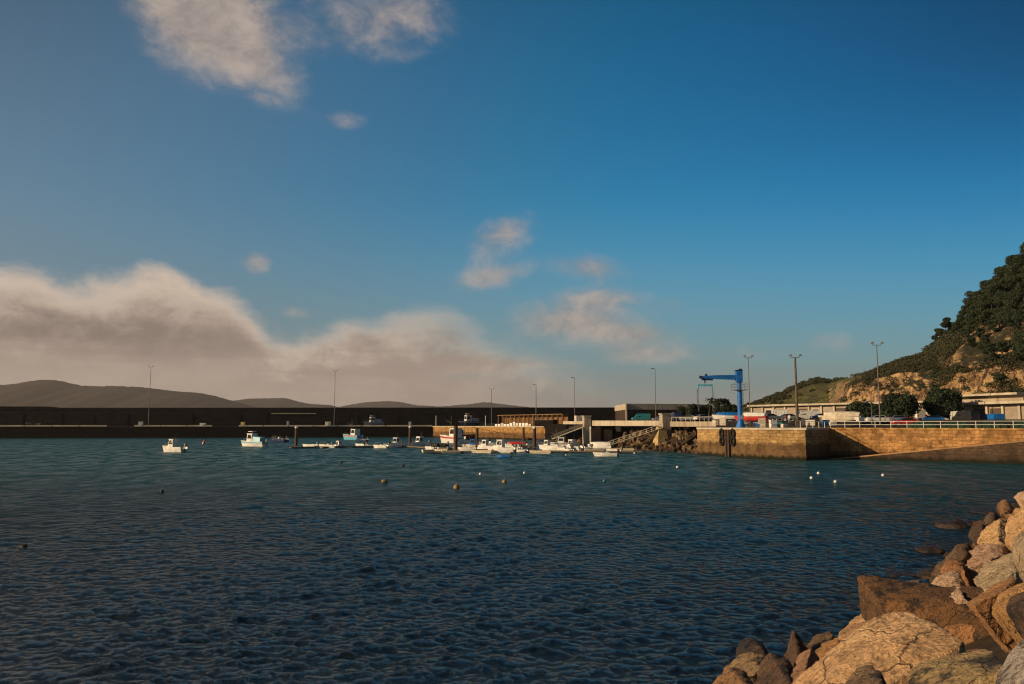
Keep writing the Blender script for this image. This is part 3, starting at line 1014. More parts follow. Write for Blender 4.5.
# (px of trunk, distance offset from the ridge, size, kind): the row along the ridge first, then the ones on the slope
PT = [(944, -3, .72, 1), (950, -8, .78, 0), (957, -2, .62, 3), (966, -3, .62, 1), (974, -4, .74, 0), (982, -2, .85, 2), (990, -6, .85, 0), (997, -2, .85, 2), (1004, -5, .9, 0),
      (1012, -2, .95, 2), (1019, -6, .95, 1), (1027, -3, 1.0, 2), (1036, -4, 1.0, 0), (1047, -2, 1.05, 2), (1060, -5, 1.1, 0), (1078, -3, 1.1, 2), (1100, -4, 1.1, 0),
      (961, -16, .62, 1), (978, -22, .70, 3), (993, -20, .78, 0), (1009, -18, .8, 1), (1022, -22, .8, 3), (1000, -32, .7, 3), (1016, -36, .75, 1), (986, -34, .62, 3), (971, -30, .6, 3),
      (1016, -70, .7, 0), (1006, -30, .75, 1), (996, -52, .6, 0), (1034, -56, .75, 2), (1042, -16, .9, 0), (1024, -34, .8, 2), (988, -24, .7, 1), (1010, -8, .9, 0), (979, -10, .7, 1), (990, -44, .6, 1), (1005, -46, .62, 3), (1020, -48, .66, 1), (1030, -42, .7, 0), (976, -40, .55, 3), (1012, -26, .72, 0), (999, -12, .8, 2), (986, -12, .75, 0), (1026, -12, .85, 2), (969, -12, .6, 0), (1040, -36, .75, 1), (1004, -56, .55, 3), (1022, -60, .6, 1),
      (1032, -28, .8, 0), (1050, -24, .9, 1), (1012, -12, .8, 3), (937, -4, .42, 3)]
PL = ['round topped dark pine standing highest on the skyline of the headland by the right edge',
      'lone bushy pine at the left end of the ridge above the cliff']
for i, (px, off, s, kd) in enumerate(PT):
    f, cpy, cd, rpy, rd = hill_params(px)
    p = hill_point(px, rd + off)
    o = pines[kd] if not any(q[3] == kd for q in PT[:i]) else copy_tree(pines[kd])
    o.location = p - Vector((0, 0, .3)); o.rotation_euler.z = prng.uniform(0, 6.28)
    o.scale = (s * prng.uniform(1.0, 1.3), s * prng.uniform(1.0, 1.3), s)
    if i == 0:
        tag(o, PL[1], 'pine tree', 'pines on the headland')
    elif px < 940:
        tag(o, 'small low pine left of the lone bushy pine on the ridge', 'pine tree', 'pines on the headland')
    elif off > -10:
        tag(o, 'dark pine in the dense row along the skyline of the headland', 'pine tree', 'pines on the headland')
    else:
        tag(o, 'dark pine on the steep slope below the skyline row, among pale rock', 'pine tree', 'pines on the headland')


def round_tree(px0, px1, ptop, Y, seed, label, zb=LZ):
    x0, x1 = xat(px0, Y), xat(px1, Y)
    zt_ = zat((px0 + px1) / 2, ptop, Y)
    cx, R, H = (x0 + x1) / 2, (x1 - x0) / 2, zt_ - zb
    e = empty('broadleaf_tree', (cx, Y, zb), label=label, cat='tree')
    g = random.Random(seed)
    tr = MB(); tr.tube((0, 0, -.3), (0, 0, H * .35), .22, .16, 8)
    lv = Leaves(); lv.rng = np.random.default_rng(seed)
    for k in range(62):
        a = g.uniform(0, 6.28); u = g.uniform(-1, 1)
        rr = math.sqrt(1 - u * u * .8) * g.uniform(.45, .88)
        q = (R * rr * math.cos(a), R * .9 * rr * math.sin(a), H * .53 + u * H * .38)
        if k % 3 == 0: tr.tube((0, 0, H * .3), q, .09, .03, 5)
        r = R * g.uniform(.22, .36)
        lv.clump(q, r, int(85 * r + 90), .40, .85)
    lv.build('crown', tree_leaf, e); tr.build('trunk', bark, e)
    return e


round_tree(881.5, 918, 394.0, 158, 1, 'round dark green tree in front of the pale cliff, left of the pair')
round_tree(926, 962, 388.5, 160, 2, 'taller dark green tree touching the left end of the near shed')
round_tree(873, 883, 405, 163, 4, 'small dark shrub beside the tall thin lamp left of the round tree')
round_tree(846, 876, 403.8, 170, 5, 'dark low tree in front of the long shed behind the long cream boat')
for i, (a, b_, t, Y, lb) in enumerate([(676, 688, 405.5, 262, 'low dark bush at the end of the pale-capped wall'), (686, 700, 404, 256, 'wide dark bush behind the hanging boat slings'),
                                       (712, 732, 398.5, 250, 'rounded dark tree directly left of the blue crane column'), (699, 714, 404.5, 258, 'dark bush at the foot of the palm'),
                                       (728, 739, 404, 268, 'small dark bush touching the blue crane column')]):
    round_tree(a, b_, t, Y, 30 + i, lb)
# palm
Yp = 240
e = empty('palm_tree', (xat(708, Yp), Yp, LZ), label='slender palm rising above the bushes left of the crane', cat='palm')
zt_ = zat(708, 400, Yp) - LZ
MB().tube((0, 0, -.3), (.5, 0, zt_ * .5), .2, .17, 8).tube((.5, 0, zt_ * .5), (1.2, 0, zt_), .17, .14, 8).build('trunk', bark, e)
fr = MB(); g = random.Random(2)
for k in range(22):
    a = k * 2.4; up = g.uniform(-.2, .9)
    pts = []
    for t in (0, .35, .7, 1.0):
        rr = 2.3 * t
        pts.append(Vector((1.2 + rr * math.cos(a), rr * math.sin(a), zt_ + up * rr - .55 * rr * rr * .5)))
    sd = Vector((-math.sin(a), math.cos(a), 0))
    for (p, q), (w0, w1) in zip(zip(pts[:-1], pts[1:]), ((.12, .32), (.32, .26), (.26, .03))):
        fr.add([p - sd * w0, p + sd * w0, q + sd * w1, q - sd * w1, p - sd * w0 - Vector((0, 0, .03)), q - sd * w1 - Vector((0, 0, .03))], [(0, 1, 2, 3), (0, 3, 5, 4)])
fr.build('crown', tree_leaf, e)
# ------------------------------------------------------------------ riprap of the near shore
SH0 = Vector((4.3, 18.5)); SHD = Vector((.623, .782)); SHN = Vector((.782, -.623))


def slope_z(t):
    return .55 * t if t < 7.6 else 4.18 + .05 * (t - 7.6)


def on_slope(px, py, lift=.3):
    d = ray(px, py)
    # plane z = .55 t + lift
    a = (0 - SH0.x) * SHN.x + (0 - SH0.y) * SHN.y
    bb = d.x * SHN.x + d.y * SHN.y
    s = (6 - lift - .55 * a) / (.55 * bb - d.z)
    return EYE + d * s


def stone_mat(name, c1, c2, spot, lichen=None, rough=.9, sc=1.0, moss=0.45):
    m, nt, b = newmat(name)
    tc = nt.n('ShaderNodeTexCoord').outputs['Object']
    oi = nt.n('ShaderNodeObjectInfo').outputs['Random']
    pos = nt.n('ShaderNodeNewGeometry').outputs['Position']
    oi_rot = .7
    big = nt.noise(tc, .9 * sc, 6, .62, 0)
    mid = nt.noise(tc, 4.5 * sc, 8, .72, 0)
    fine = nt.noise(tc, 34 * sc, 5, .75)
    vo = nt.n('ShaderNodeTexVoronoi'); nt.link(tc, vo.inputs['Vector']); vo.inputs['Scale'].default_value = 22 * sc
    ck = nt.n('ShaderNodeTexVoronoi', feature='DISTANCE_TO_EDGE')
    wv = nt.n('ShaderNodeVectorMath', operation='ADD'); ws = nt.n('ShaderNodeTexNoise'); nt.link(tc, ws.inputs['Vector']); ws.inputs['Scale'].default_value = 2.2; ws.inputs['Detail'].default_value = 6
    wq = nt.n('ShaderNodeVectorMath', operation='SCALE'); nt.link(ws.outputs['Color'], wq.inputs[0]); wq.inputs['Scale'].default_value = .9
    nt.link(nt.mapping(tc, (1, 1, 1.7), (.5, .3, oi_rot)), wv.inputs[0]); nt.link(wq.outputs[0], wv.inputs[1]); nt.link(wv.outputs[0], ck.inputs['Vector']); ck.inputs['Scale'].default_value = 1.15 * sc
    crack = nt.smooth(ck.outputs['Distance'], .020, .0)
    col = nt.mix(nt.smooth(big, .38, .64), c1, c2)
    col = nt.mix(nt.math('MULTIPLY', nt.smooth(mid, .48, .66), .75), col, spot)
    col = nt.mix(nt.math('MULTIPLY', nt.smooth(fine, .50, .64), .72), col, tuple(x * .35 for x in spot))
    col = nt.mix(nt.math('MULTIPLY', nt.smooth(fine, .47, .34), .5), col, tuple(min(.7, x * 1.35) for x in c1))
    if lichen:
        col = nt.mix(nt.math('MULTIPLY', nt.smooth(nt.noise(tc, 2.2 * sc, 8, .75, 0), .50, .60), moss * 2), col, lichen)
    col = nt.mix(nt.math('MULTIPLY', crack, nt.smooth(big, .48, .62, 0, .8)), col, tuple(x * .22 for x in spot))
    v = nt.n('ShaderNodeHueSaturation'); nt.link(col, v.inputs['Color'])
    nt.link(nt.math('MULTIPLY_ADD', oi, .5, .74), v.inputs['Value'])
    nt.link(nt.math('MULTIPLY_ADD', oi, .02, .49), v.inputs['Hue'])
    sp = nt.n('ShaderNodeSeparateXYZ'); nt.link(pos, sp.inputs[0])
    zz = nt.math('ADD', sp.outputs[2], nt.math('MULTIPLY', nt.math('SUBTRACT', big, .5), 1.2))
    wet = nt.smooth(zz, 1.15, .45)
    weed = nt.mix(nt.smooth(mid, .4, .6), (.020, .014, .008), (.045, .024, .012))
    nt.link(nt.mix(wet, v.outputs[0], weed), b.inputs['Base Color'])
    nt.link(nt.math('MULTIPLY_ADD', wet, -.45, rough), b.inputs['Roughness'])
    h = nt.math('ADD', nt.math('MULTIPLY', mid, 1.0), nt.math('ADD', nt.math('MULTIPLY', fine, .35), nt.math('MULTIPLY', vo.outputs['Distance'], .25)))
    h = nt.math('SUBTRACT', h, nt.math('MULTIPLY', crack, .35))
    nt.link(nt.bump(h, 1.0, .075), b.inputs['Normal'])
    return m


rk_tan = stone_mat('granite_tan', (.60, .36, .18), (.48, .27, .13), (.24, .14, .07))
rk_pale = stone_mat('granite_pale', (.68, .46, .30), (.56, .35, .20), (.36, .20, .10))
rk_orange = stone_mat('granite_orange', (.46, .24, .09), (.38, .19, .075), (.20, .09, .04))
rk_rusty = stone_mat('granite_rusty', (.30, .15, .065), (.22, .11, .05), (.10, .05, .025), (.035, .026, .018))
rk_grey = stone_mat('granite_grey', (.44, .33, .21), (.35, .25, .155), (.20, .14, .09))
rk_dark = stone_mat('granite_dark', (.16, .09, .048), (.11, .062, .035), (.06, .035, .02), (.03, .022, .016))
rk_mossy = stone_mat('granite_mossy', (.40, .27, .13), (.30, .20, .10), (.16, .10, .05), (.04, .032, .022), moss=.5)
rk_speck = stone_mat('granite_speckled', (.58, .50, .43), (.48, .41, .35), (.22, .17, .13), (.12, .09, .07), sc=1.5)
rk_slab = stone_mat('granite_slab', (.70, .44, .235), (.58, .345, .17), (.27, .165, .085), sc=.9)

rk_block = stone_mat('granite_block', (.16, .070, .028), (.085, .040, .018), (.030, .016, .010), (.012, .010, .008), moss=.5)  # dark tone adds the face's shade to the rust and lichen colours

SLN = Vector((-SHN.x * .55, -SHN.y * .55, 1)).normalized()


def finish_rock(name, hull_pts, m, vox, amp, seed, loc, cut=(.76, .97)):
    """convex stone: hull of points, remeshed, chipped along the edges and roughened"""
    bm = bmesh.new()
    for p in hull_pts: bm.verts.new(p - loc)
    r = bmesh.ops.convex_hull(bm, input=bm.verts)
    bmesh.ops.delete(bm, geom=[g for g in r['geom_interior'] if isinstance(g, bmesh.types.BMVert)], context='VERTS')
    bmesh.ops.recalc_face_normals(bm, faces=bm.faces)
    me = bpy.data.meshes.new(name); bm.to_mesh(me); bm.free()
    o = bpy.data.objects.new(name, me); COL.objects.link(o)
    md = o.modifiers.new('r', 'REMESH'); md.mode = 'VOXEL'; md.voxel_size = vox
    sm = o.modifiers.new('s', 'SMOOTH'); sm.iterations = 1; sm.factor = .5
    dg = bpy.context.evaluated_depsgraph_get()
    me2 = bpy.data.meshes.new_from_object(o.evaluated_get(dg))
    o.modifiers.clear(); o.data = me2
    bpy.data.meshes.remove(me)
    me2.name = name
    n = len(me2.vertices)
    co = np.empty(n * 3); me2.vertices.foreach_get('co', co); co = co.reshape(-1, 3)
    no = np.empty(n * 3); me2.vertices.foreach_get('normal', no) if hasattr(me2.vertices, 'foreach_get') else None
    no = no.reshape(-1, 3)
    # fractured faces: planes that cut the corners off
    rg = np.random.default_rng(int(abs(seed)) + 5)
    for q in range(4 if cut[0] < .65 else 9):
        d = rg.normal(size=3); d /= np.linalg.norm(d)
        dt = co @ d
        lim = dt.max() * rg.uniform(*cut)
        ov = np.clip(dt - lim, 0, None)
        co = co - d * (ov * .96)[:, None]
    out = co.copy()
    s = seed * 13.7
    for i in range(n):
        x, y, z = co[i]
        a = mnoise.fractal(Vector((x * 1.1 + s, y * 1.1, z * 1.1)), 1.0, 2.2, 3)
        c = mnoise.fractal(Vector((x * 5 + s, y * 5, z * 5)), .9, 2.2, 3)
        # chips: cellular terraces
        cell = mnoise.noise(Vector((x * 2.3, y * 2.3 + s, z * 2.3)))
        ch = math.floor(cell * 4) / 4
        out[i] += no[i] * (amp * (a * .6 + ch * .6 + c * .55))
    me2.vertices.foreach_set('co', out.ravel())
    me2.polygons.foreach_set('use_smooth', [False] * len(me2.polygons))
    me2.update()
    me2.materials.append(m)
    o.location = loc
    return o


GROUP_R = 'boulders of the near riprap'


def rock(outline, label, m, thick=1.2, lift=.3, bulge=None, seed=0, amp=None, steep=.6, cut=(.74, .96)):
    """outline: picture points of the stone seen from the road; each is put on the riprap slope and the stone gets its thickness behind it"""
    pts = [on_slope(px, py, lift) for px, py in outline]
    ds = [(p - EYE).length for p in pts]
    dm = min(d for d in ds if d > 0)
    pts = [EYE + (p - EYE) * ((dm + (min(d, dm * 1.35) - dm) * steep) / d) for p, d in zip(pts, ds)]
    c = sum(pts, Vector()) / len(pts)
    dist = (c - EYE).length
    back = [p.lerp(c, .22) - SLN * thick + (c - EYE).normalized() * .25 * thick for p in pts]
    pb = []
    for (px, py, up) in (bulge or []):
        p = on_slope(px, py, lift)
        p = EYE + (p - EYE) * ((dm + (min((p - EYE).length, dm * 1.35) - dm) * steep) / (p - EYE).length)
        pb.append(p + (EYE - p).normalized() * up)
    if dist > 24 and cut == (.74, .96): cut = (.60, .90)
    vox = max(.022, dist * .0022)
    amp = amp if amp is not None else min(.075, dist * .0036)
    o = finish_rock('boulder', pts + back + pb, m, vox, amp, seed + 1, c, cut)
    tag(o, label, 'boulder', GROUP_R)
    return o


rock([(780, 692), (800, 668), (836, 641), (874, 616), (892, 612), (911, 613), (933, 627), (964, 640), (957, 648), (922, 657), (900, 674), (880, 690)],
     'largest sunlit tan slab with a peaked top, front centre of the riprap', rk_slab, 1.0, .55, [(890, 618, .05), (870, 660, .35), (905, 655, .25), (840, 680, .25)], 1, amp=.030, steep=.35, cut=(.95, .995))
rock([(838, 694), (848, 674), (858, 666), (870, 664), (880, 670), (884, 684), (880, 696)], 'rough knobbly tan lump along the lower edge of the largest slab', rk_mossy, .6, .72, [(862, 674, .15)], 2)
# long dark block lying behind the slab: a squared quarry stone
def block(px_l, py_t, py_b, px_r, py_tr, lift, width, label, m, seed):
    tl = on_slope(px_l, py_t, lift); tr = on_slope(px_r, py_tr, lift)
    return tl, tr
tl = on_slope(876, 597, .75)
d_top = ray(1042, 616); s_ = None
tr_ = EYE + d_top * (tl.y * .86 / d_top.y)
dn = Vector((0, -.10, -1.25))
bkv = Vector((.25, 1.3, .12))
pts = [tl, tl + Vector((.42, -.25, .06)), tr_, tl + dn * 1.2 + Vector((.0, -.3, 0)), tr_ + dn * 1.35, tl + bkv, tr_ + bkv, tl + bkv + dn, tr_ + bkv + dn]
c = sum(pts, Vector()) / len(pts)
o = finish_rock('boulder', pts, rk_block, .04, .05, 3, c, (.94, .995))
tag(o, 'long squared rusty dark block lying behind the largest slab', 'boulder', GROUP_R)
rock([(906, 694), (907, 670), (914, 662), (935, 658), (958, 655), (982, 647), (993, 650), (1004, 660), (1004, 694)], 'dark mossy boulder with a sunlit left edge at the bottom of the frame', rk_mossy, .8, .55, [(930, 672, .2), (970, 664, .2)], 4)
rock([(988, 694), (996, 672), (1010, 652), (1030, 628), (1080, 640), (1080, 694)], 'pale speckled grey boulder in the bottom right corner', rk_speck, .9, .6, [(1030, 670, .25)], 5)
rock([(916, 598), (924, 584), (936, 574), (950, 569.5), (959, 571.5), (963, 582), (966, 602), (943, 604), (925, 604)], 'pale tan boulder standing on the left behind the long dark block', rk_pale, 1.0, .18, [(945, 585, .45)], 6)
rock([(962, 566), (963, 553), (975, 545), (981, 541.5), (1000, 543), (1004, 548), (1002, 558), (984, 568), (970, 575)], 'palest blocky boulder in the middle of the riprap', rk_pale, 1.3, .18, [(985, 550, .5)], 7)
rock([(974, 542), (981, 531), (992, 520), (1003, 514.5), (1006, 520), (1008, 535), (1004, 546), (988, 546)], 'orange tan boulder with a sharp top above the palest one', rk_tan, 1.6, .18, [(996, 530, .5)], 8)
rock([(1004, 541), (1006, 528), (1008, 519), (1015, 508), (1026, 501), (1050, 505), (1050, 540), (1014, 548)], 'leaning tan boulder at the right edge, behind the grey one', rk_tan, 1.6, .18, [(1020, 522, .5)], 9)
rock([(1012, 552), (1016, 531), (1030, 525), (1060, 530), (1060, 590), (1030, 588), (1019, 574)], 'large smooth grey boulder cut by the right edge', rk_grey, 1.5, .18, [(1030, 556, .5)], 10)
rock([(994, 509), (998, 502), (1005, 498.5), (1011, 503), (1012, 510), (1003, 517)], 'small deep orange boulder near the top of the shoreline', rk_orange, 1.4, .18, [(1004, 506, .4)], 11)
rock([(1012, 497), (1018, 492), (1034, 488), (1060, 490), (1060, 505), (1018, 504)], 'topmost tan boulder at the right edge', rk_pale, 1.8, .18, None, 12)
rock([(972, 582), (972, 573), (984, 565), (1003, 557), (1013, 552), (1018, 566), (1012, 580), (988, 592)], 'grey brown boulder below the palest one', rk_grey, 1.2, .18, [(992, 574, .35)], 13)
rock([(962, 603), (985, 591), (1005, 577), (1013, 575), (1014, 582), (992, 600), (976, 607)], 'thin slanting orange slab behind the long dark block', rk_orange, .7, .32, None, 14)
rock([(984, 604), (1000, 592), (1024, 582), (1050, 578), (1050, 618), (1000, 612)], 'flat orange slab at the right edge behind the long dark block', rk_orange, .8, .32, None, 15)
rock([(940, 568), (945, 560), (955, 557.5), (962, 563), (966, 574), (950, 577)], 'small orange boulder left of the palest one', rk_orange, 1.0, .3, [(952, 566, .3)], 16)
rock([(945, 558), (956, 541), (968, 542), (966, 556), (956, 564)], 'small reddish brown boulder beside the water, above the orange one', rk_dark, 1.0, .45, [(957, 550, .3)], 17)
rock([(838, 638), (850, 622), (863, 609), (869, 612), (871, 623), (856, 634)], 'tan pointed boulder behind the left shoulder of the largest slab', rk_tan, .9, .35, None, 18)
rock([(785, 690), (797, 660), (807, 646), (813, 642), (817, 651), (812, 664), (800, 690)], 'tan upright slab on the left flank of the largest slab', rk_tan, .7, .35, [(803, 668, .15)], 19)
rock([(781, 668), (787, 642), (794, 627.5), (801, 636), (808, 656), (800, 676)], 'dark standing wedge stone at the edge of the water', rk_dark, .8, .3, None, 20)
rock([(797, 653), (815, 636), (828, 628.5), (833, 634), (830, 646), (808, 656)], 'dark flat slab behind the standing wedge', rk_dark, .8, .35, None, 21)
rock([(812, 652), (822, 642), (838, 637), (842, 646), (826, 658)], 'small orange stone between the dark slab and the largest slab', rk_orange, .6, .35, None, 22)
rock([(733, 662), (741, 639), (751, 634), (763, 642), (768, 660), (750, 670)], 'dark wet stone standing alone at the left end of the riprap', rk_dark, .9, .2, None, 23)
rock([(702, 696), (713, 677), (728, 664), (743, 669), (754, 686), (754, 696)], 'brown angular stone in the bottom left corner of the riprap', rk_rusty, .8, .35, [(730, 678, .15)], 24)
rock([(720, 670), (736, 655), (752, 649), (766, 656), (764, 673), (742, 680)], 'rough brown topped stone above the brown angular one', rk_mossy, .8, .3, [(746, 660, .12)], 25)
rock([(752, 694), (756, 666), (770, 652), (785, 655), (794, 670), (794, 694)], 'black shaded boulder left of the upright tan slab', rk_dark, .9, .35, [(772, 668, .15)], 27)  # its shade is put into the dark granite colour
rock([(936, 574), (938, 562), (946, 557), (950, 566), (944, 580)], 'small dark stone at the water left of the small orange boulder', rk_dark, .9, .1, None, 28)
rock([(1000, 606), (1010, 596), (1030, 592), (1030, 612)], 'dark stone wedged behind the right end of the long block', rk_dark, .7, .6, None, 29)
rock([(984, 534), (984, 518), (992, 510), (998, 514), (994, 528)], 'brown boulder between the sharp tan one and the water', rk_dark, 1.5, .1, None, 30)
rock([(968, 536), (972, 526), (982, 522), (984, 534), (976, 540)], 'dark wet boulder at the water left of the sharp tan one', rk_dark, 1.5, .15, None, 31)

# stones awash just off the shore
for (px, py, r, z, lb) in [(955, 527, 1.4, .28, 'low reddish rock awash just off the riprap'), (928, 551, .8, .15, 'dark rock tip awash left of the riprap'), (905, 575, .9, .02, 'dark drowned rock left of the pale tan boulder'),
                           (968, 523, 1.0, .1, 'dark rock awash beside the low reddish rock'), (23, 547, .28, .14, 'tiny dark rock tip breaking the surface at the far left'), (985, 512, 1.3, .1, 'dark rock awash above the low reddish rock')]:
    p = onz(px, py, 0)
    g = random.Random(int(px))
    hp_ = [Vector((p.x + r * g.uniform(.6, 1) * math.cos(a), p.y + r * g.uniform(.6, 1) * math.sin(a), p.z + zz)) for a in (0, 1, 2.1, 3, 4.2, 5.3) for zz in (-.5, z * g.uniform(.3, 1))] + [p + Vector((.1, 0, z * 1.8))]
    o = finish_rock('boulder', hp_, rk_dark, max(.05, r * .07), .06, px, p)
    tag(o, lb, 'boulder', 'rocks awash')

# the stones that fill the bank between and behind the big ones
protos = []
g = random.Random(77)
for k in range(9):
    hp_ = []
    for q in range(13):
        d = Vector((g.gauss(0, 1), g.gauss(0, 1), g.gauss(0, 1))).normalized()
        hp_.append(Vector((d.x * g.uniform(.75, 1.15), d.y * .8, d.z * .62)))
    o = finish_rock('boulder', hp_, (rk_tan, rk_dark, rk_grey, rk_rusty, rk_orange, rk_tan, rk_pale, rk_rusty, rk_dark)[k], .055, .05, 100 + k, Vector((0, 0, 0)))
    protos.append(o)
used = set()


def place_proto(k, loc, s, rz, tilt, label, group):
    if k in used:
        o = protos[k].copy(); COL.objects.link(o)
    else:
        o = protos[k]; used.add(k)
    o.location = loc
    o.rotation_euler = (tilt, tilt * .6, rz)
    o.scale = (s, s, s)
    return tag(o, label, 'boulder', group)


# the row of stones from the frame's right edge on towards the far wall, and the bed under the big ones
bed = 0
for s_ in np.arange(-9, 62, 1.45):
    for t in np.arange(-.9, 8.2, 1.45):
        ss, tt = s_ + g.uniform(-.4, .4), t + g.uniform(-.4, .4)
        p2 = SH0 + SHD * ss + SHN * tt
        close = math.hypot(p2.x, p2.y) < 12.5 and tt > 1.2
        if math.hypot(p2.x, p2.y) < 4.2: continue
        vis = p2.y > 0 and abs(p2.x / p2.y) < .72
        if not vis and g.random() < (.45 if -9 < s_ < 8 else .85): continue
        low = tt < 1.6
        k = g.choice((1, 3, 8, 7)) if low else g.choice((0, 2, 3, 5, 4, 7))
        if close: k = g.choice((1, 8, 3))
        big = ss > 38
        rs_ = g.uniform(.6, .95) * (1.25 if big else 1)
        if close: rs_ *= .72
        z = slope_z(max(tt, -.6)) - (.34 if close else 0) - rs_ * (.42 if big else .75)
        lab = 'dark wet stone of the riprap bed at the foot of the slope' if low else 'smaller stone of the riprap bed, wedged between larger boulders'
        place_proto(k, (p2.x, p2.y, z), rs_, g.uniform(0, 6.28), g.uniform(-.4, .4), lab, 'stones of the riprap bed')
        bed += 1
for k_, o_p in enumerate(protos):
    if k_ not in used: bpy.data.objects.remove(o_p)
# bank of earth and rubble under the stones, and the verge of the road where the photographer stands
rings = []
for s_ in np.linspace(-30, 130, 40):
    ring = []
    for t, z in ((-3, -2.2), (0, -.7), (3, 1.1), (6.4, 3.1), (7.8, 3.9), (9.5, 4.35), (16, 4.4), (60, 4.8)):
        p2 = SH0 + SHD * s_ + SHN * t
        ring.append((p2.x, p2.y, z))
    rings.append(ring)
tag(MB().loft(rings, caps=False, closed=False).build('shore', plain('earth', (.06, .042, .028), (.035, .026, .018), 1.5, .95)), kind='structure')

# ------------------------------------------------------------------ rubble slopes of the far quay
RUB = 'rubble stones under the open quay'
RM = [rk_grey, rk_tan, rk_rusty, rk_dark]
rp_ = []
for k in range(6):
    hp_ = []
    for q in range(10):
        d = Vector((g.gauss(0, 1), g.gauss(0, 1), g.gauss(0, 1))).normalized()
        hp_.append(Vector((d.x, d.y * .85, d.z * .75)) * g.uniform(.8, 1.1))
    bm = bmesh.new()
    for p in hp_: bm.verts.new(p)
    r = bmesh.ops.convex_hull(bm, input=bm.verts)
    bmesh.ops.delete(bm, geom=[q for q in r['geom_interior'] if isinstance(q, bmesh.types.BMVert)], context='VERTS')
    bmesh.ops.recalc_face_normals(bm, faces=bm.faces)
    me = bpy.data.meshes.new('rubble_stone'); bm.to_mesh(me); bm.free()
    me.materials.append(plain('rubble_stone_%s' % 'abcdef'[k], [(.20, .14, .085), (.16, .105, .06), (.11, .07, .04), (.07, .047, .03), (.24, .175, .11), (.13, .08, .05)][k], None, 1.5, .95))
    rp_.append(me)


def rubble(pxa, Ya, pxb, Yb, nrow, ncol, w0, zt0, zt1, label, mats=(0, 1, 2, 3, 4, 5)):
    """stones on a bank from the water line (pxa,Ya)-(pxb,Yb) rising inland"""
    a, b2 = Vector((xat(pxa, Ya), Ya)), Vector((xat(pxb, Yb), Yb))
    nn = Vector((-(b2 - a).y, (b2 - a).x)).normalized()
    if nn.y < 0: nn = -nn
    for i in range(ncol):
        for j in range(nrow):
            u, v = (i + g.uniform(.1, .9)) / ncol, (j + g.uniform(.1, .9)) / nrow
            zt = zt0 + (zt1 - zt0) * u
            q = a.lerp(b2, u) + nn * (v * w0)
            o = bpy.data.objects.new('rubble_stone', rp_[g.choice(mats) if j > 0 else g.choice((2, 3, 5))])
            COL.objects.link(o)
            s = g.uniform(.55, 1.05)
            o.location = (q.x, q.y, -.3 + v * zt)
            o.scale = (s, s, s); o.rotation_euler = (g.uniform(0, 3), g.uniform(0, 3), g.uniform(0, 6))
            tag(o, label, 'stone', RUB)
    core = MB()
    rings = []
    for e in (a, b2):
        f_ = e + nn * w0
        zt = zt0 if e is a else zt1
        rings.append([(e.x, e.y, -1.5), (e.x, e.y, -.6), (f_.x, f_.y, zt - .6), (f_.x, f_.y, -1.5)])
    core.loft(rings)
    return tag(core.build('bank', MATS['earth']), kind='structure')


rubble(604, 206, 668, 181, 6, 22, 9, 5.0, 5.0, 'sunlit rubble stone on the bank beside the right gangway')
rubble(672, 179, 699, 168, 6, 9, 9, 4.2, 4.4, 'rubble stone in the gap between the right pillar and the pier')
rubble(547, 285, 584, 240, 5, 16, 12, 4.6, 4.9, 'rubble stone on the bank beside the left gangway')
# ------------------------------------------------------------------ crane


def PT_(px, py, Y): return aty(px, py, Y)


Yc = 150.0
cx = xat(740.5, Yc)
crane = empty('harbour_crane', (cx, Yc, DZ), label='bright blue slewing crane with a long jib standing on the stone pier', cat='crane')
H_ = zat(740, 371, Yc) - DZ
MB().tube((0, 0, 0), (0, 0, .15), .95, .95, 20).tube((0, 0, .15), (0, 0, 1.5), .86, .48, 20).tube((0, 0, 1.5), (0, 0, H_ * .66), .47, .45, 20).tube((0, 0, H_ * .66), (0, 0, H_ - 1.6), .40, .40, 20).build('column', blue_paint, crane, False)
b_ = MB()
for k in range(12):
    a = k * math.pi / 6
    b_.tube((.8 * math.cos(a), .8 * math.sin(a), .15), (.8 * math.cos(a), .8 * math.sin(a), .26), .05, .05, 6)
bo = b_.build('base_bolts', galv, crane); tag(bo)
MB().box((-.05, 0, H_ - .95), (1.15, 1.1, 1.9)).box((0, 0, H_ - 2.0), (1.0, 1.0, .35)).build('slewing_head', blue_paint, crane)
MB().box((-.05, 0, H_ + .10), (1.25, 1.2, .18)).box((.25, 0, H_ + .3), (.5, .6, .25)).build('winch_cover', navy, crane)
zj = zat(725, 377.2, Yc) - DZ
xj = xat(701, Yc) - cx
jib = MB()
jib.loft([[(-.5, -.32, zj - .50), (-.5, .32, zj - .50), (-.5, .32, zj + .42), (-.5, -.32, zj + .42)],
          [(xj * .62, -.28, zj - .35), (xj * .62, .28, zj - .35), (xj * .62, .28, zj + .36), (xj * .62, -.28, zj + .36)],
          [(xj * .97, -.24, zj - .18), (xj * .97, .24, zj - .18), (xj * .97, .24, zj + .20), (xj * .97, -.24, zj + .20)]])
jib.build('jib', blue_paint, crane)
MB().box((xj * .80, 0, zj - .42), (1.9, .5, .35)).tube((xj * .92, -.3, zj - .3), (xj * .92, .3, zj - .3), .28, .28, 12).tube((xj * .84, -.3, zj + .42), (xj * .84, .3, zj + .42), .2, .2, 12).box((xj * .99, 0, zj + .02), (.3, .6, .5)).build('trolley', navy, crane)
zp = zat(740, 390, Yc) - DZ
pl = MB()
pl.box((0, 0, zp), (2.5, 2.2, .10))
po = pl.build('platform', galv, crane)
rl = MB()
for x, y in ((-1.2, -1.05), (1.2, -1.05), (1.2, 1.05), (-1.2, 1.05), (0, -1.05), (0, 1.05)): rl.tube((x, y, zp), (x, y, zp + 1.1), .03, .03, 5)
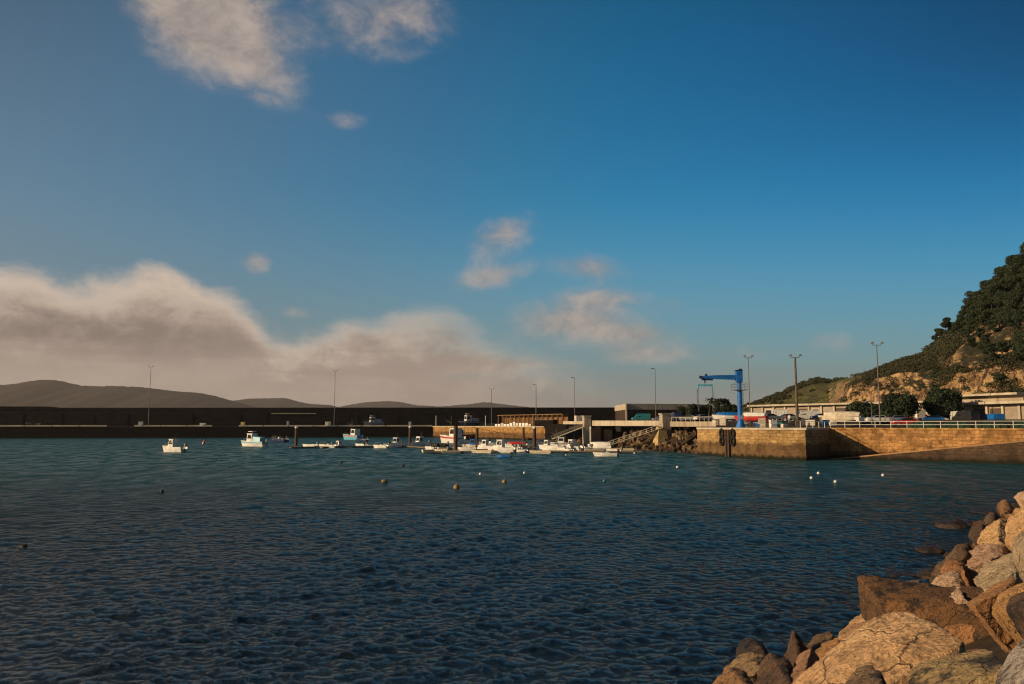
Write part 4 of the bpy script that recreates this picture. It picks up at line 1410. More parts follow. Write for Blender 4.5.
for z in (.55, 1.1):
    rl.path([(-1.2, -1.05, zp + z), (1.2, -1.05, zp + z), (1.2, 1.05, zp + z), (-1.2, 1.05, zp + z), (-1.2, -1.05, zp + z)], .028, 5)
rl.build('guard_rail', galv, po)
ld = MB()
for s in (-.2, .2): ld.tube((.62, s, .2), (.62, s, zp), .025, .025, 5)
for k in range(18): ld.tube((.62, -.2, .4 + k * .33), (.62, .2, .4 + k * .33), .016, .016, 4)
ld.build('ladder', galv, crane)
MB().box((.2, -.58, 1.9), (.5, .22, .7)).build('control_box', grey_paint, crane)

# lifting frame with slings, hanging from the hook
zs = zat(706, 385.5, Yc)
sx = xat(706, Yc)
sp_ = empty('lifting_frame', (sx, Yc, zs), label='pale blue spreader beam with dark boat slings hanging from the crane jib', cat='lifting frame')
hw = (xat(713, Yc) - xat(698, Yc)) / 2
MB().box((0, 0, .05), (hw * 2, .3, .34)).box((-hw + .1, 0, -.35), (.2, .3, .6)).box((hw - .1, 0, -.35), (.2, .3, .6)).build('spreader_beam', light_blue, sp_)
MB().tube((.0, 0, .22), (.0, 0, 1.15), .035, .035, 6).ball((0, 0, .62), .16, 8, 5).box((0, 0, 1.0), (.24, .2, .4)).build('hook_block', navy, sp_)
zb = zat(700, 412, Yc) - zs
sl = MB()
for yy in (-.55, .55): sl.path([(-hw + .05, yy * .3, -.55), (-hw - .05 , yy, zb * .45), (-hw + .15, yy * .2, zb)], .05, 5)
sl.build('sling', rope_mat, sp_)
sl = MB()
for yy in (-.5, .5): sl.path([(hw - .05, yy * .3, -.55), (hw + .1, yy, zb * .5), (hw - .05, yy * .2, zb * .98)], .035, 5)
sl.build('sling', rope_mat, sp_)

# ------------------------------------------------------------------ fenders on the pier face
dB = Vector((B[0] - C[0], B[1] - C[1])).normalized()
fn = offs(C, B, 1.0)


def pier_face(px):
    """point on the C-B face seen at picture column px"""
    t = (px - 512) / F * 1.0
    k = ray(px, 440); s = k.x / k.y
    a, d = C, dB
    u = (s * a[1] - a[0]) / (d.x - s * d.y)
    return Vector((a[0] + d.x * u, a[1] + d.y * u))


pf = [pier_face(x) for x in (723, 729, 734)]
mid = pf[1]
fp = empty('fender_post', (mid.x + fn[0] * .2, mid.y + fn[1] * .2, 0), math.atan2(dB.y, dB.x), 'pair of dark rusty fender posts down the face of the pier', 'fender post')
for s in (-.55, .55):
    MB().box((s, -.16, 2.45), (.32, .3, 5.4)).build('post', rust_steel, fp)
MB().box((0, -.12, 2.0), (.75, .16, 4.2)).build('ladder', black_paint, fp)
tz = [zat(726, 433.5, mid.y), zat(726, 441, mid.y)]
for i, q in enumerate((pf[0], pf[2])):
    for j, z in enumerate(tz):
        e = empty('tyre_fender', (q.x + fn[0] * .28, q.y + fn[1] * .28, z), math.atan2(dB.y, dB.x) + math.pi / 2,
                  '%s black tyre fender %s the rusty posts on the pier face' % (('lower', 'upper')[1 - j], ('left of', 'right of')[i]), 'tyre', 'tyre fenders on the pier')
        rings = []
        nR = 18
        for k in range(nR + 1):
            t = 2 * math.pi * k / nR
            rings.append([(.20 * math.cos(a), (.62 + .22 * math.sin(a)) * math.cos(t), (.78 + .22 * math.sin(a)) * math.sin(t)) for a in [2 * math.pi * m_ / 8 for m_ in range(8)]])
        MB().loft(rings, caps=False).build('tyre', rubber, e, True)
        MB().path([(0, 0, .78), (.05, 0, 1.25)], .03, 5).build('chain', rust_steel, e)


# ------------------------------------------------------------------ lamps


def lamp(kind, px, pt, Y, zb, label, r=.11, group='tall lamp posts of the harbour'):
    top = PT_(px, pt, Y)
    e = empty('street_lamp', (top.x, Y, zb), 0, label, 'street lamp', group)
    h = top.z - zb
    pm_ = galv if kind != 'thick' else timber
    MB().tube((0, 0, 0), (0, 0, .9), r * 1.9, r * 1.7, 10).tube((0, 0, .9), (0, 0, h - .3), r * 1.25, r * .8, 10).build('pole', pm_, e)
    if kind in ('twin', 'thick'):
        MB().tube((-.75, 0, h - .30), (.75, 0, h - .30), .05, .05, 6).tube((-.75, 0, h - .3), (-.9, 0, h + .1), .045, .045, 6).tube((.75, 0, h - .3), (.9, 0, h + .1), .045, .045, 6).build('arm', pm_, e)
        for s in (-1, 1):
            MB().box((s * .92, -.15, h + .15), (.62, .5, .30), 0, (.8, .8)).build('lamp_head', grey_paint, e)
    else:
        MB().path([(0, 0, h - .3), (0, 0, h - .1), (-.15, 0, h), (-.8, -.2, h + .05)], .05, 6).build('arm', pm_, e)
        MB().box((-.85, -.2, h - .02), (.8, .42, .22), .2, (.7, .7)).build('lamp_head', grey_paint, e)
    return e


lamp('twin', 151, 366.5, 362, DZ, 'twin headed lamp at the far left, standing on the dark far quay')
lamp('twin', 335.3, 370.5, 388, DZ, 'twin headed lamp on the dark far quay, between the far hills')
lamp('twin', 491.5, 388.5, 372, DZ, 'short twin headed lamp on the golden middle quay', .12)
lamp('single', 536, 384.5, 318, DZ, 'single headed lamp beside the long shelter on the middle quay', .15)
lamp('single', 574.5, 377.5, 264, DZ, 'thin single headed lamp left of the left concrete pillar', .08)
lamp('single', 655, 368.5, 212, DZ, 'thin single headed lamp left of the right concrete pillar', .08)
lamp('twin', 748.2, 356.5, 190, LZ, 'thin twin headed lamp just right of the blue crane', .09)
lamp('thick', 795, 356.0, 152, LZ - 1, 'thick brownish twin headed lamp near the pier corner', .22)
lamp('twin', 876.5, 343.5, 150, LZ - 1, 'tallest thin twin headed lamp, in front of the pale cliff', .10)
lamp('single', 871, 401.5, 152, LZ - 1, 'short thin post left of the tallest lamp', .06)

# ------------------------------------------------------------------ railing
zr = DZ
ra = empty('railing', (0, 0, 0), label='white tubular railing along the top of the golden shore wall', cat='railing')
o_ = offs(R0, R2, -.6)
Lr = math.dist(R0, R2)
n_post = 40
for k in range(n_post + 1):
    p = along(Lr * k / n_post, o_)
    MB().tube((p[0], p[1], zr), (p[0], p[1], zr + 1.15), .05, .05, 6).build('post', white_paint, ra)
for z in (.55, 1.12):
    a, b2 = along(0, o_), along(Lr, o_)
    MB().tube((a[0], a[1], zr + z), (b2[0], b2[1], zr + z), .04, .04, 6).build('rail', white_paint, ra)
ra = empty('railing', (0, 0, 0), label='short white railing on the inner edge of the pier by its right corner', cat='railing')
for k in range(5):
    p = Vector(A).lerp(Vector(A2), k / 4)
    MB().tube((p.x - .5, p.y + .8, zr), (p.x - .5, p.y + .8, zr + 1.1), .05, .05, 6).build('post', white_paint, ra)
MB().tube((A[0] - .5, A[1] + .8, zr + 1.1), (A2[0] - .5, A2[1] + .8, zr + 1.1), .045, .045, 6).build('rail', white_paint, ra)
# parapet rail of the bridge deck with pale posts
ra = empty('railing', (0, 0, 0), label='pale low railing on the deck between right pillar and pier', cat='railing')
for k in range(10):
    px = 672 + k * 4.7
    Y = 190 - k * 1.9
    z = zat(px, 421.5, Y)
    MB().tube((xat(px, Y), Y + .4, z), (xat(px, Y), Y + .4, z + 1.0), .06, .06, 5).build('post', cream_paint, ra)
MB().tube((xat(672, 190), 190.4, zat(672, 421.5, 190) + 1), (xat(714.3, 173), 173.3, zat(714, 421.5, 173) + 1), .06, .06, 5).build('rail', cream_paint, ra)

# green nets piled behind the railing
for i in range(9):
    k0 = 12.8 + i * 5.2
    p = along(k0 + 2.4, offs(R0, R2, -2.4))
    e_ = MB()
    g = random.Random(i)
    rings = []
    for t in np.linspace(-2.4, 2.4, 13):
        hgt = 1.05 * (1 - (abs(t) / 2.7) ** 4) * g.uniform(.75, 1.05)
        rings.append([(t, .8 * math.cos(a) * g.uniform(.8, 1.1), max(0, hgt * math.sin(a) * g.uniform(.85, 1.1))) for a in np.linspace(0, math.pi, 9)])
    o = e_.loft(rings).build('net_pile', net_green)
    o.location = (p[0], p[1], DZ + .01); o.rotation_euler.z = math.atan2(dR.y, dR.x)
    lb = 'dark green pile of fishing net behind the white railing'
    tag(o, lb, 'fishing net', 'net piles along the shore wall')

# ------------------------------------------------------------------ sheds
shed_wall = plain('shed_render', (.42, .35, .27), (.32, .26, .19), .4, .9)
shed_dark = plain('shed_brown_door', (.10, .065, .04), (.07, .05, .035), .8, .8)  # dark brown door panels
shutter = plain('rolling_shutter', (.33, .27, .21), (.26, .21, .16), .8, .6)


def shed(pa, Ya, pb, Yb, pta, ptb, depth, label, n, doors, ov=1.2, name='long_shed'):
    a, b2 = Vector((xat(pa, Ya), Ya)), Vector((xat(pb, Yb), Yb))
    L = (b2 - a).length
    e = empty(name, (a.x, a.y, LZ), math.atan2((b2 - a).y, (b2 - a).x), label, 'shed')
    h = (zat(pa, pta, Ya) + zat(pb, ptb, Yb)) / 2 - LZ
    MB().box((L / 2, depth / 2, (h - .5) / 2 - .2), (L, depth, h - .5 + .4 - .02)).build('wall', shed_wall, e)
    MB().box((L / 2, depth / 2 - ov / 2, h - .26), (L + .8, depth + ov + .6, .48)).build('roof', pale_concrete, e)
    for k in range(n):
        x = L * (k + .5) / n
        wd = L / n
        MB().box((L * k / n + .25, -.22, (h - .55) / 2), (.5, .42, h - .55)).build('column', pale_concrete, e)
        d = doors[k % len(doors)]
        if d == 'd':
            f = MB().box((x + .25, -.05, (h - 1.3) / 2), (wd - .9, .09, h - 1.3)).build('door', shed_dark, e)
            MB().box((x + .25 - (wd - .9) * .2, -.11, (h - 1.3) * .42), (wd * .2, .04, .12)).build('handle', galv, f)
        elif d == 's':
            mb = MB().box((x + .25, -.05, (h - 1.2) / 2), (wd - .9, .09, h - 1.2))
            for q in range(7): mb.box((x + .25, -.115, .3 + q * (h - 1.5) / 7), (wd - 1.0, .03, .08))
            mb.build('shutter', shutter, e)
        else:
            f = MB().box((x + .25, -.05, h * .55), (wd * .6, .09, h * .3)).build('window_frame', white_paint, e)
            MB().box((x + .25, -.105, h * .55), (wd * .52, .03, h * .24)).build('pane', glass, f)
    return e, L, h


shed(752, 232, 952, 186, 404.2, 401.2, 9, 'long low pale shed with a flat overhanging roof below the cliff', 15, 'swdsdwsd')
e, L, h = shed(958, 166, 1075, 142, 402.5, 399.6, 9, 'nearer pale shed with dark open bays at the right edge', 7, 'sddsssd', 1.6, 'boat_shed')
# upper storey slab of the near shed
MB().box((L * .28, 4, h + .62), (L * .56, 5, 1.2)).build('upper_wall', shed_wall, e)
MB().box((L * .27, 3.4, h + 1.45), (L * .60, 7.5, .42)).build('upper_roof', pale_concrete, e)
MB().box((L * .27, -2.5, h * .40), (L * .38, .3, .25)).build('canopy', pale_concrete, e) if False else None
# long shelter on the middle quay: posts and a pale roof with dark bays behind
xa, xb = xat(499, 372), xat(563, 322)
e = empty('quay_shelter', (xa, 366, DZ), math.atan2(322 - 366, xb - xa), 'long yellowish open fronted shelter on the golden middle quay', 'shelter')
Ls = math.hypot(xb - xa, 44)
hs_ = zat(530, 414.6, 345) - DZ
gold_paint = plain('ochre_render', (.27, .165, .07), (.17, .105, .05), .8, .9)
MB().box((Ls / 2, 2.6, hs_ / 2), (Ls, .3, hs_ - .3)).build('back_wall', plain('shelter_back', (.20, .11, .05), (.13, .07, .035), .5, .9), e)
MB().box((Ls / 2, 1.2, hs_ - .1), (Ls + .6, 3.6, .3)).build('roof', gold_paint, e)
for k in range(15):
    MB().box((Ls * k / 14, -.2, hs_ / 2 - .15), (.35, .35, hs_ - .3)).build('post', gold_paint, e)
# white fish boxes and stacked gear in front of the shelter
g = random.Random(4)
for k in range(12):
    p = Vector((xa, 366)).lerp(Vector((xb, 322)), .05 + .6 * k / 12)
    hgt = g.uniform(.9, 1.9)
    mb = MB()
    nlay = int(hgt / .45)
    for q in range(nlay): mb.box((0, 0, .22 + .46 * q), (1.25, .85, .42), g.uniform(-.08, .08), (.94, .94)).box((0, 0, .42 + .46 * q), (1.33, .93, .05))
    o = mb.build('crate_stack', g.choice((white_paint, white_paint, cream_paint)))
    o.location = (p.x - 2.2, p.y - 3.0, DZ); o.rotation_euler.z = g.uniform(-.7, -.3)
    tag(o, 'pale stack of fish boxes in front of the long shelter', 'crates', 'fish box stacks on the middle quay')

# ------------------------------------------------------------------ vehicles


def car_proto(kind, body_m):
    e = empty({'car': 'parked_car', 'van': 'parked_van'}[kind], (0, 0, 0))
    if kind == 'car':
        L, Wd = 4.2, 1.72
        prof = [(-2.1, .35), (-2.1, .72), (-1.95, .90), (-1.05, .98), (-.35, 1.42), (.95, 1.45), (1.75, 1.02), (2.05, .95), (2.12, .62), (2.1, .33)]
        top = {4: .22, 5: .22, 3: .06, 6: .08}
        win = [(-.98, 1.0), (-.36, 1.38), (.92, 1.40), (1.58, 1.02)]
        wx = (-1.3, 1.3); wr = .32
    else:
        L, Wd = 5.0, 1.95
        prof = [(-2.5, .38), (-2.5, .95), (-2.2, 1.15), (-1.7, 1.25), (-1.15, 2.05), (-.9, 2.18), (2.4, 2.2), (2.5, 2.05), (2.5, .38)]
        top = {4: .12, 5: .14, 6: .14, 7: .08}
        win = [(-1.62, 1.28), (-1.12, 1.98), (-.2, 1.98), (-.2, 1.28)]
        wx = (-1.6, 1.55); wr = .36
    w2 = Wd / 2
    MB().side(prof, -w2, w2, top).build('body', body_m, e)
    for s in (-1, 1):
        ys = s * (w2 + .004)
        ins = .20 if kind == 'car' else .11
        q = [(x, ys - s * (ins if z > 1.3 else .03), z) for x, z in win]
        MB().add(q + [(x, y - s * .05, z) for x, y, z in q], [(0, 1, 2, 3), (4, 5, 6, 7), (0, 1, 5, 4), (1, 2, 6, 5), (2, 3, 7, 6), (3, 0, 4, 7)]).build('window', glass, e)
    if kind == 'car':
        for (x0, z0, x1, z1) in ((-1.06, 1.0, -.40, 1.40), (1.72, 1.05, 1.0, 1.42)):
            d = .02
            MB().add([(x0 - .02, -w2 + .14, z0 + d), (x0 - .02, w2 - .14, z0 + d), (x1, w2 - .3, z1 + d), (x1, -w2 + .3, z1 + d),
                      (x0, -w2 + .14, z0 - .05), (x0, w2 - .14, z0 - .05), (x1, w2 - .3, z1 - .05), (x1, -w2 + .3, z1 - .05)],
                     [(0, 1, 2, 3), (4, 5, 6, 7), (0, 1, 5, 4), (1, 2, 6, 5), (2, 3, 7, 6), (3, 0, 4, 7)]).build('windscreen', glass, e)
    else:
        MB().add([(-1.73, -.8, 1.30), (-1.73, .8, 1.30), (-1.2, .75, 2.0), (-1.2, -.75, 2.0), (-1.65, -.8, 1.3), (-1.65, .8, 1.3), (-1.1, .75, 2.0), (-1.1, -.75, 2.0)],
                 [(0, 1, 2, 3), (4, 5, 6, 7), (0, 1, 5, 4), (1, 2, 6, 5), (2, 3, 7, 6), (3, 0, 4, 7)]).build('windscreen', glass, e)
    for x in wx:
        for s in (-1, 1):
            wq = MB().tube((x, s * (w2 - .2), wr), (x, s * (w2 + .02), wr), wr, wr, 14).build('wheel', rubber, e)
            MB().tube((x, s * (w2 + .021), wr), (x, s * (w2 + .04), wr), wr * .6, wr * .55, 10).build('rim', silver, wq)
    for s in (-1, 1):
        zz = .68 if kind == 'car' else .85
        MB().box((prof[0][0] - .005, s * (w2 - .28), zz), (.06, .34, .16)).build('headlight', white_paint, e)
        MB().box((prof[-1][0] + .015, s * (w2 - .2), zz + .08), (.06, .2, .22)).build('tail_light', red_paint, e)
    return e


cars = {}
CARS = [  # px centre, Y, kind, paint, heading deg, label
    (641, 226, 'van', 'teal_paint', 180, 'teal green van with a pale rear parked below the pale-capped wall'),
    (660, 222, 'car', 'silver_paint', 180, 'dim silver car parked left of the right pillar'),
    (676, 204, 'van', 'navy_paint', 90, 'dark navy van parked right of the right pillar'),
    (688, 198, 'car', 'silver_paint', 160, 'silver blue car parked above the deck beam'),
    (703, 190, 'car', 'white_paint', 20, 'white car parked beneath the hanging boat slings'),
    (711, 205, 'car', 'red_paint', 180, 'red car parked behind the white one under the slings'),
    (716, 192, 'car', 'grey_paint', 120, 'grey car parked just left of the blue boat cover'),
    (733, 212, 'van', 'white_paint', 100, 'white van parked close behind the crane column'),
    (764, 185, 'car', 'silver_paint', 200, 'silver car parked right of the red hulled boat'),
    (771, 172, 'car', 'grey_paint', 10, 'grey car nearest the pier corner, left of the thick lamp'),
    (787, 176, 'car', 'silver_paint', 185, 'bright silver car in front of the white container'),
    (792, 192, 'car', 'white_paint', 80, 'white car behind the thick lamp'),
    (806, 178, 'van', 'white_paint', 175, 'white van right of the thick lamp'),
    (813, 190, 'car', 'black_plastic', 0, 'black car parked in front of the long shed'),
    (821, 172, 'car', 'navy_paint', 180, 'navy car left of the long cream boat'),
    (877, 156, 'car', 'white_paint', 178, 'white car low behind the railing, below the round trees'),
    (899, 154, 'car', 'silver_paint', 2, 'silver car low behind the railing, below the round trees'),
    (915, 168, 'van', 'white_paint', 95, 'white van between the two round trees'),
    (921, 172, 'car', 'red_paint', 85, 'dark red car between the two round trees'),
    (932, 157, 'car', 'blue_paint', 178, 'blue car parked under the taller round tree'),
    (957, 156, 'van', 'white_paint', 70, 'white van in front of the left end of the near shed'),
    (966, 152, 'van', 'black_plastic', 100, 'black van beside the white van at the near shed'),
    (993, 150, 'van', 'blue_paint', 85, 'blue van inside the dark bay of the near shed'),
    (905, 141, 'car', 'red_paint', 175, 'red car behind the railing where the green nets begin'),
]
for (px, Y, kind, paint, hd, lb) in CARS:
    key = (kind, paint)
    if key not in cars:
        cars[key] = car_proto(kind, MATS[paint]); o = cars[key]
    else:
        o = copy_tree(cars[key])
    zb_ = LZ if Y > 160 else LZ - .55 if Y > 150 else DZ + .35
    o.location = (xat(px, Y), Y, zb_)
    o.rotation_euler.z = math.radians(hd) + math.pi
    tag(o, lb, {'car': 'car', 'van': 'van'}[kind], 'vehicles parked along the quay')

# white container
Y = 196
o = empty('storage_container', (xat(780, Y), Y, LZ), math.radians(-12), 'plain white box container in front of the long shed', 'container')
mb = MB().box((0, 0, 1.45), (3.6, 2.4, 2.6))
for k in range(10): mb.box((-1.6 + k * .356, -1.215, 1.45), (.12, .05, 2.4))
mb.build('box', white_paint, o)
MB().box((-1.6, -1.2, .08), (.3, .2, .15)).box((1.6, -1.2, .08), (.3, .2, .15)).build('skid', galv, o)

# people standing by the pier corner


def person(px, Y, zb, h, top, legs, rz, label):
    e = empty('person', (xat(px, Y), Y, zb), rz, label, 'person')
    me = bpy.data.meshes.new('body')
    v = [(0, 0, .54), (0, 0, .68), (0, 0, .80), (0, .01, .86), (0, -.01, .93), (.055, 0, .50), (.07, .01, .28), (.075, .01, .03), (.08, -.06, .012), (-.055, 0, .50), (-.075, .0, .28), (-.08, .03, .03), (-.085, -.04, .012),
         (.105, 0, .80), (.135, .0, .66), (.14, -.06, .54), (-.105, 0, .80), (-.135, 0, .66), (-.13, -.05, .54)]
    ed = [(0, 1), (1, 2), (2, 3), (3, 4), (0, 5), (5, 6), (6, 7), (7, 8), (0, 9), (9, 10), (10, 11), (11, 12), (2, 13), (13, 14), (14, 15), (2, 16), (16, 17), (17, 18)]
    rd = [.085, .085, .075, .033, .062, .055, .038, .026, .02, .055, .038, .026, .02, .036, .028, .02, .036, .028, .02]
    me.from_pydata([Vector(p) * h for p in v], ed, [])
    o = bpy.data.objects.new('body', me); COL.objects.link(o)
    md = o.modifiers.new('s', 'SKIN')
    for i, r in enumerate(rd):
        me.skin_vertices[0].data[i].radius = (r * h, r * h * .8)
    me.skin_vertices[0].data[0].use_root = True
    o.modifiers.new('u', 'SUBSURF').levels = 1
    o.modifiers['u'].render_levels = 1
    dg = bpy.context.evaluated_depsgraph_get()
    m2 = bpy.data.meshes.new_from_object(o.evaluated_get(dg)); o.modifiers.clear(); o.data = m2
    skin = MATS.get('skin') or plain('skin', (.50, .30, .20), None, 4, .6)
    m2.materials.clear()
    for m_ in (skin, top, legs): m2.materials.append(m_)
    for p in m2.polygons:
        z = p.center.z / h
        p.material_index = 0 if z > .845 else (1 if z > .52 else 2)
    o.parent = e
    MB().ball((0, .008 * h, .955 * h), .052 * h, 10, 6).build('hair', plain('dark_hair_%d' % px, (.03, .02, .015)), e)
    return e


person(786.5, 158, LZ - .6, 1.74, red_paint, navy, .6, 'person in a red top near the thick lamp')
person(789.5, 160, LZ - .6, 1.78, white_paint, grey_paint, 2.6, 'person in a white top beside the one in red')

# ------------------------------------------------------------------ boats


def hull_mesh(L, Bm, H, m, parent, name='hull', flare=.8, draft=.25, fullness=2.2, sheer=.35, stripe=None, transom=.86):
    rings = []
    n = 15
    for i in range(n):
        t = i / (n - 1)                     # 0 stern .. 1 bow
        x = -L / 2 + L * t
        wd = Bm / 2 * (transom + (1 - transom) * min(1, t * 3)) * (1 - max(0, (t - .35) / .65) ** fullness)
        wd = max(wd, .025)
        zt_ = H * (1 + sheer * max(0, t - .3) ** 1.6)
        rk = .10 * L * max(0, t - .85) / .15
        keel = -draft * (1 - max(0, (t - .75) / .25) ** 2 * .9)
        rings.append([(x + rk, 0 + wd, zt_), (x + rk * .6, wd * .96, zt_ * .55), (x + rk * .2, wd * flare, .06), (x, 0, keel), (x + rk * .2, -wd * flare, .06), (x + rk * .6, -wd * .96, zt_ * .55), (x + rk, -wd, zt_),
                      (x + rk, -wd * .86, zt_), (x + rk * .7, -wd * .78, zt_ * .62), (x + rk * .7, wd * .78, zt_ * .62), (x + rk, wd * .86, zt_)])
    o = MB().loft(rings).build(name, m, parent)
    if stripe:
        sb = MB()
        for s in (-1, 1):
            rr = []
            for r in rings:
                p = Vector(r[1 if s > 0 else 5]); q = Vector(r[0 if s > 0 else 6])
                a = p.lerp(q, .25); b2 = p.lerp(q, .72)
                rr.append([a + Vector((0, s * .03, 0)), b2 + Vector((0, s * .03, 0)), b2 + Vector((0, -s * .02, 0)), a + Vector((0, -s * .02, 0))])
            sb.loft(rr)
        sb.build('rubbing_strake', stripe, o)
    return rings


def outboard(L, H, parent, m=None):
    o = MB().box((-L / 2 - .28, 0, H + .28), (.5, .34, .48), 0, (.8, .8)).box((-L / 2 - .22, 0, H - .35), (.2, .14, .9)).build('outboard_motor', m or black_paint, parent)
    return o


def cabin(x0, x1, wd, z0, z1, parent, m, rake=.25, win=True, roof_m=None, ov=.08):
    c = MB()
    c.loft([[(x0, -wd, z0), (x1, -wd * .86, z0), (x1, wd * .86, z0), (x0, wd, z0)], [(x0 + .05, -wd * .92, z1), (x1 - rake, -wd * .76, z1), (x1 - rake, wd * .76, z1), (x0 + .05, wd * .92, z1)]])
    cb_ = c.build('cabin', m, parent)
    MB().box(((x0 + x1 - rake) / 2, 0, z1 + .05), (x1 - rake - x0 + ov * 2, wd * 1.9, .09)).build('roof', roof_m or m, cb_)
    if win:
        hgt = z1 - z0
        for s in (-1, 1):
            q = []
            for (tx, tz) in ((.1, .42), (.9, .42), (.86, .9), (.12, .9)):
                xx = x0 + (x1 - rake * tz - x0) * tx
                w_ = (wd + (wd * .86 - wd) * tx) * (1 - .09 * tz)
                q.append((xx, s * (w_ + .012), z0 + hgt * tz))
            q2 = [(x, y - s * .05, z) for x, y, z in q]
            MB().add(q + q2, [(0, 1, 2, 3), (7, 6, 5, 4), (0, 4, 5, 1), (1, 5, 6, 2), (2, 6, 7, 3), (3, 7, 4, 0)]).build('window', glass, cb_)
        f = []
        for (ty, tz) in ((-.72, .42), (.72, .42), (.66, .9), (-.66, .9)):
            f.append((x1 - rake * tz + .02, wd * .86 * ty / .8 * .92, z0 + hgt * tz))
        f2 = [(x - .06, y, z) for x, y, z in f]
        MB().add(f + f2, [(0, 1, 2, 3), (7, 6, 5, 4), (0, 4, 5, 1), (1, 5, 6, 2), (2, 6, 7, 3), (3, 7, 4, 0)]).build('windscreen', glass, cb_)
        bk_ = [(x0 - .012 + .05 * tz, ty * wd, z0 + hgt * tz) for ty, tz in ((-.55, .4), (.55, .4), (.5, .88), (-.5, .88))]
    return cb_


def bow_rail(L, Bm, H, parent, t0=.55):
    r = MB()
    pts_l, pts_r = [], []
    for t in (t0, .72, .86, .97):
        wd = Bm / 2 * (1 - max(0, (t - .35) / .65) ** 2.2) * .85
        z = H * (1 + .35 * max(0, t - .3) ** 1.6)
        x = -L / 2 + L * t
        for s, lst in ((-1, pts_l), (1, pts_r)):
            lst.append((x, s * wd, z + .45)); r.tube((x, s * wd, z), (x, s * wd, z + .45), .018, .018, 4)
    r.path(pts_l, .02, 4).path(pts_r, .02, 4).path([pts_l[-1], pts_r[-1]], .02, 4)
    r.build('bow_rail', galv, parent)


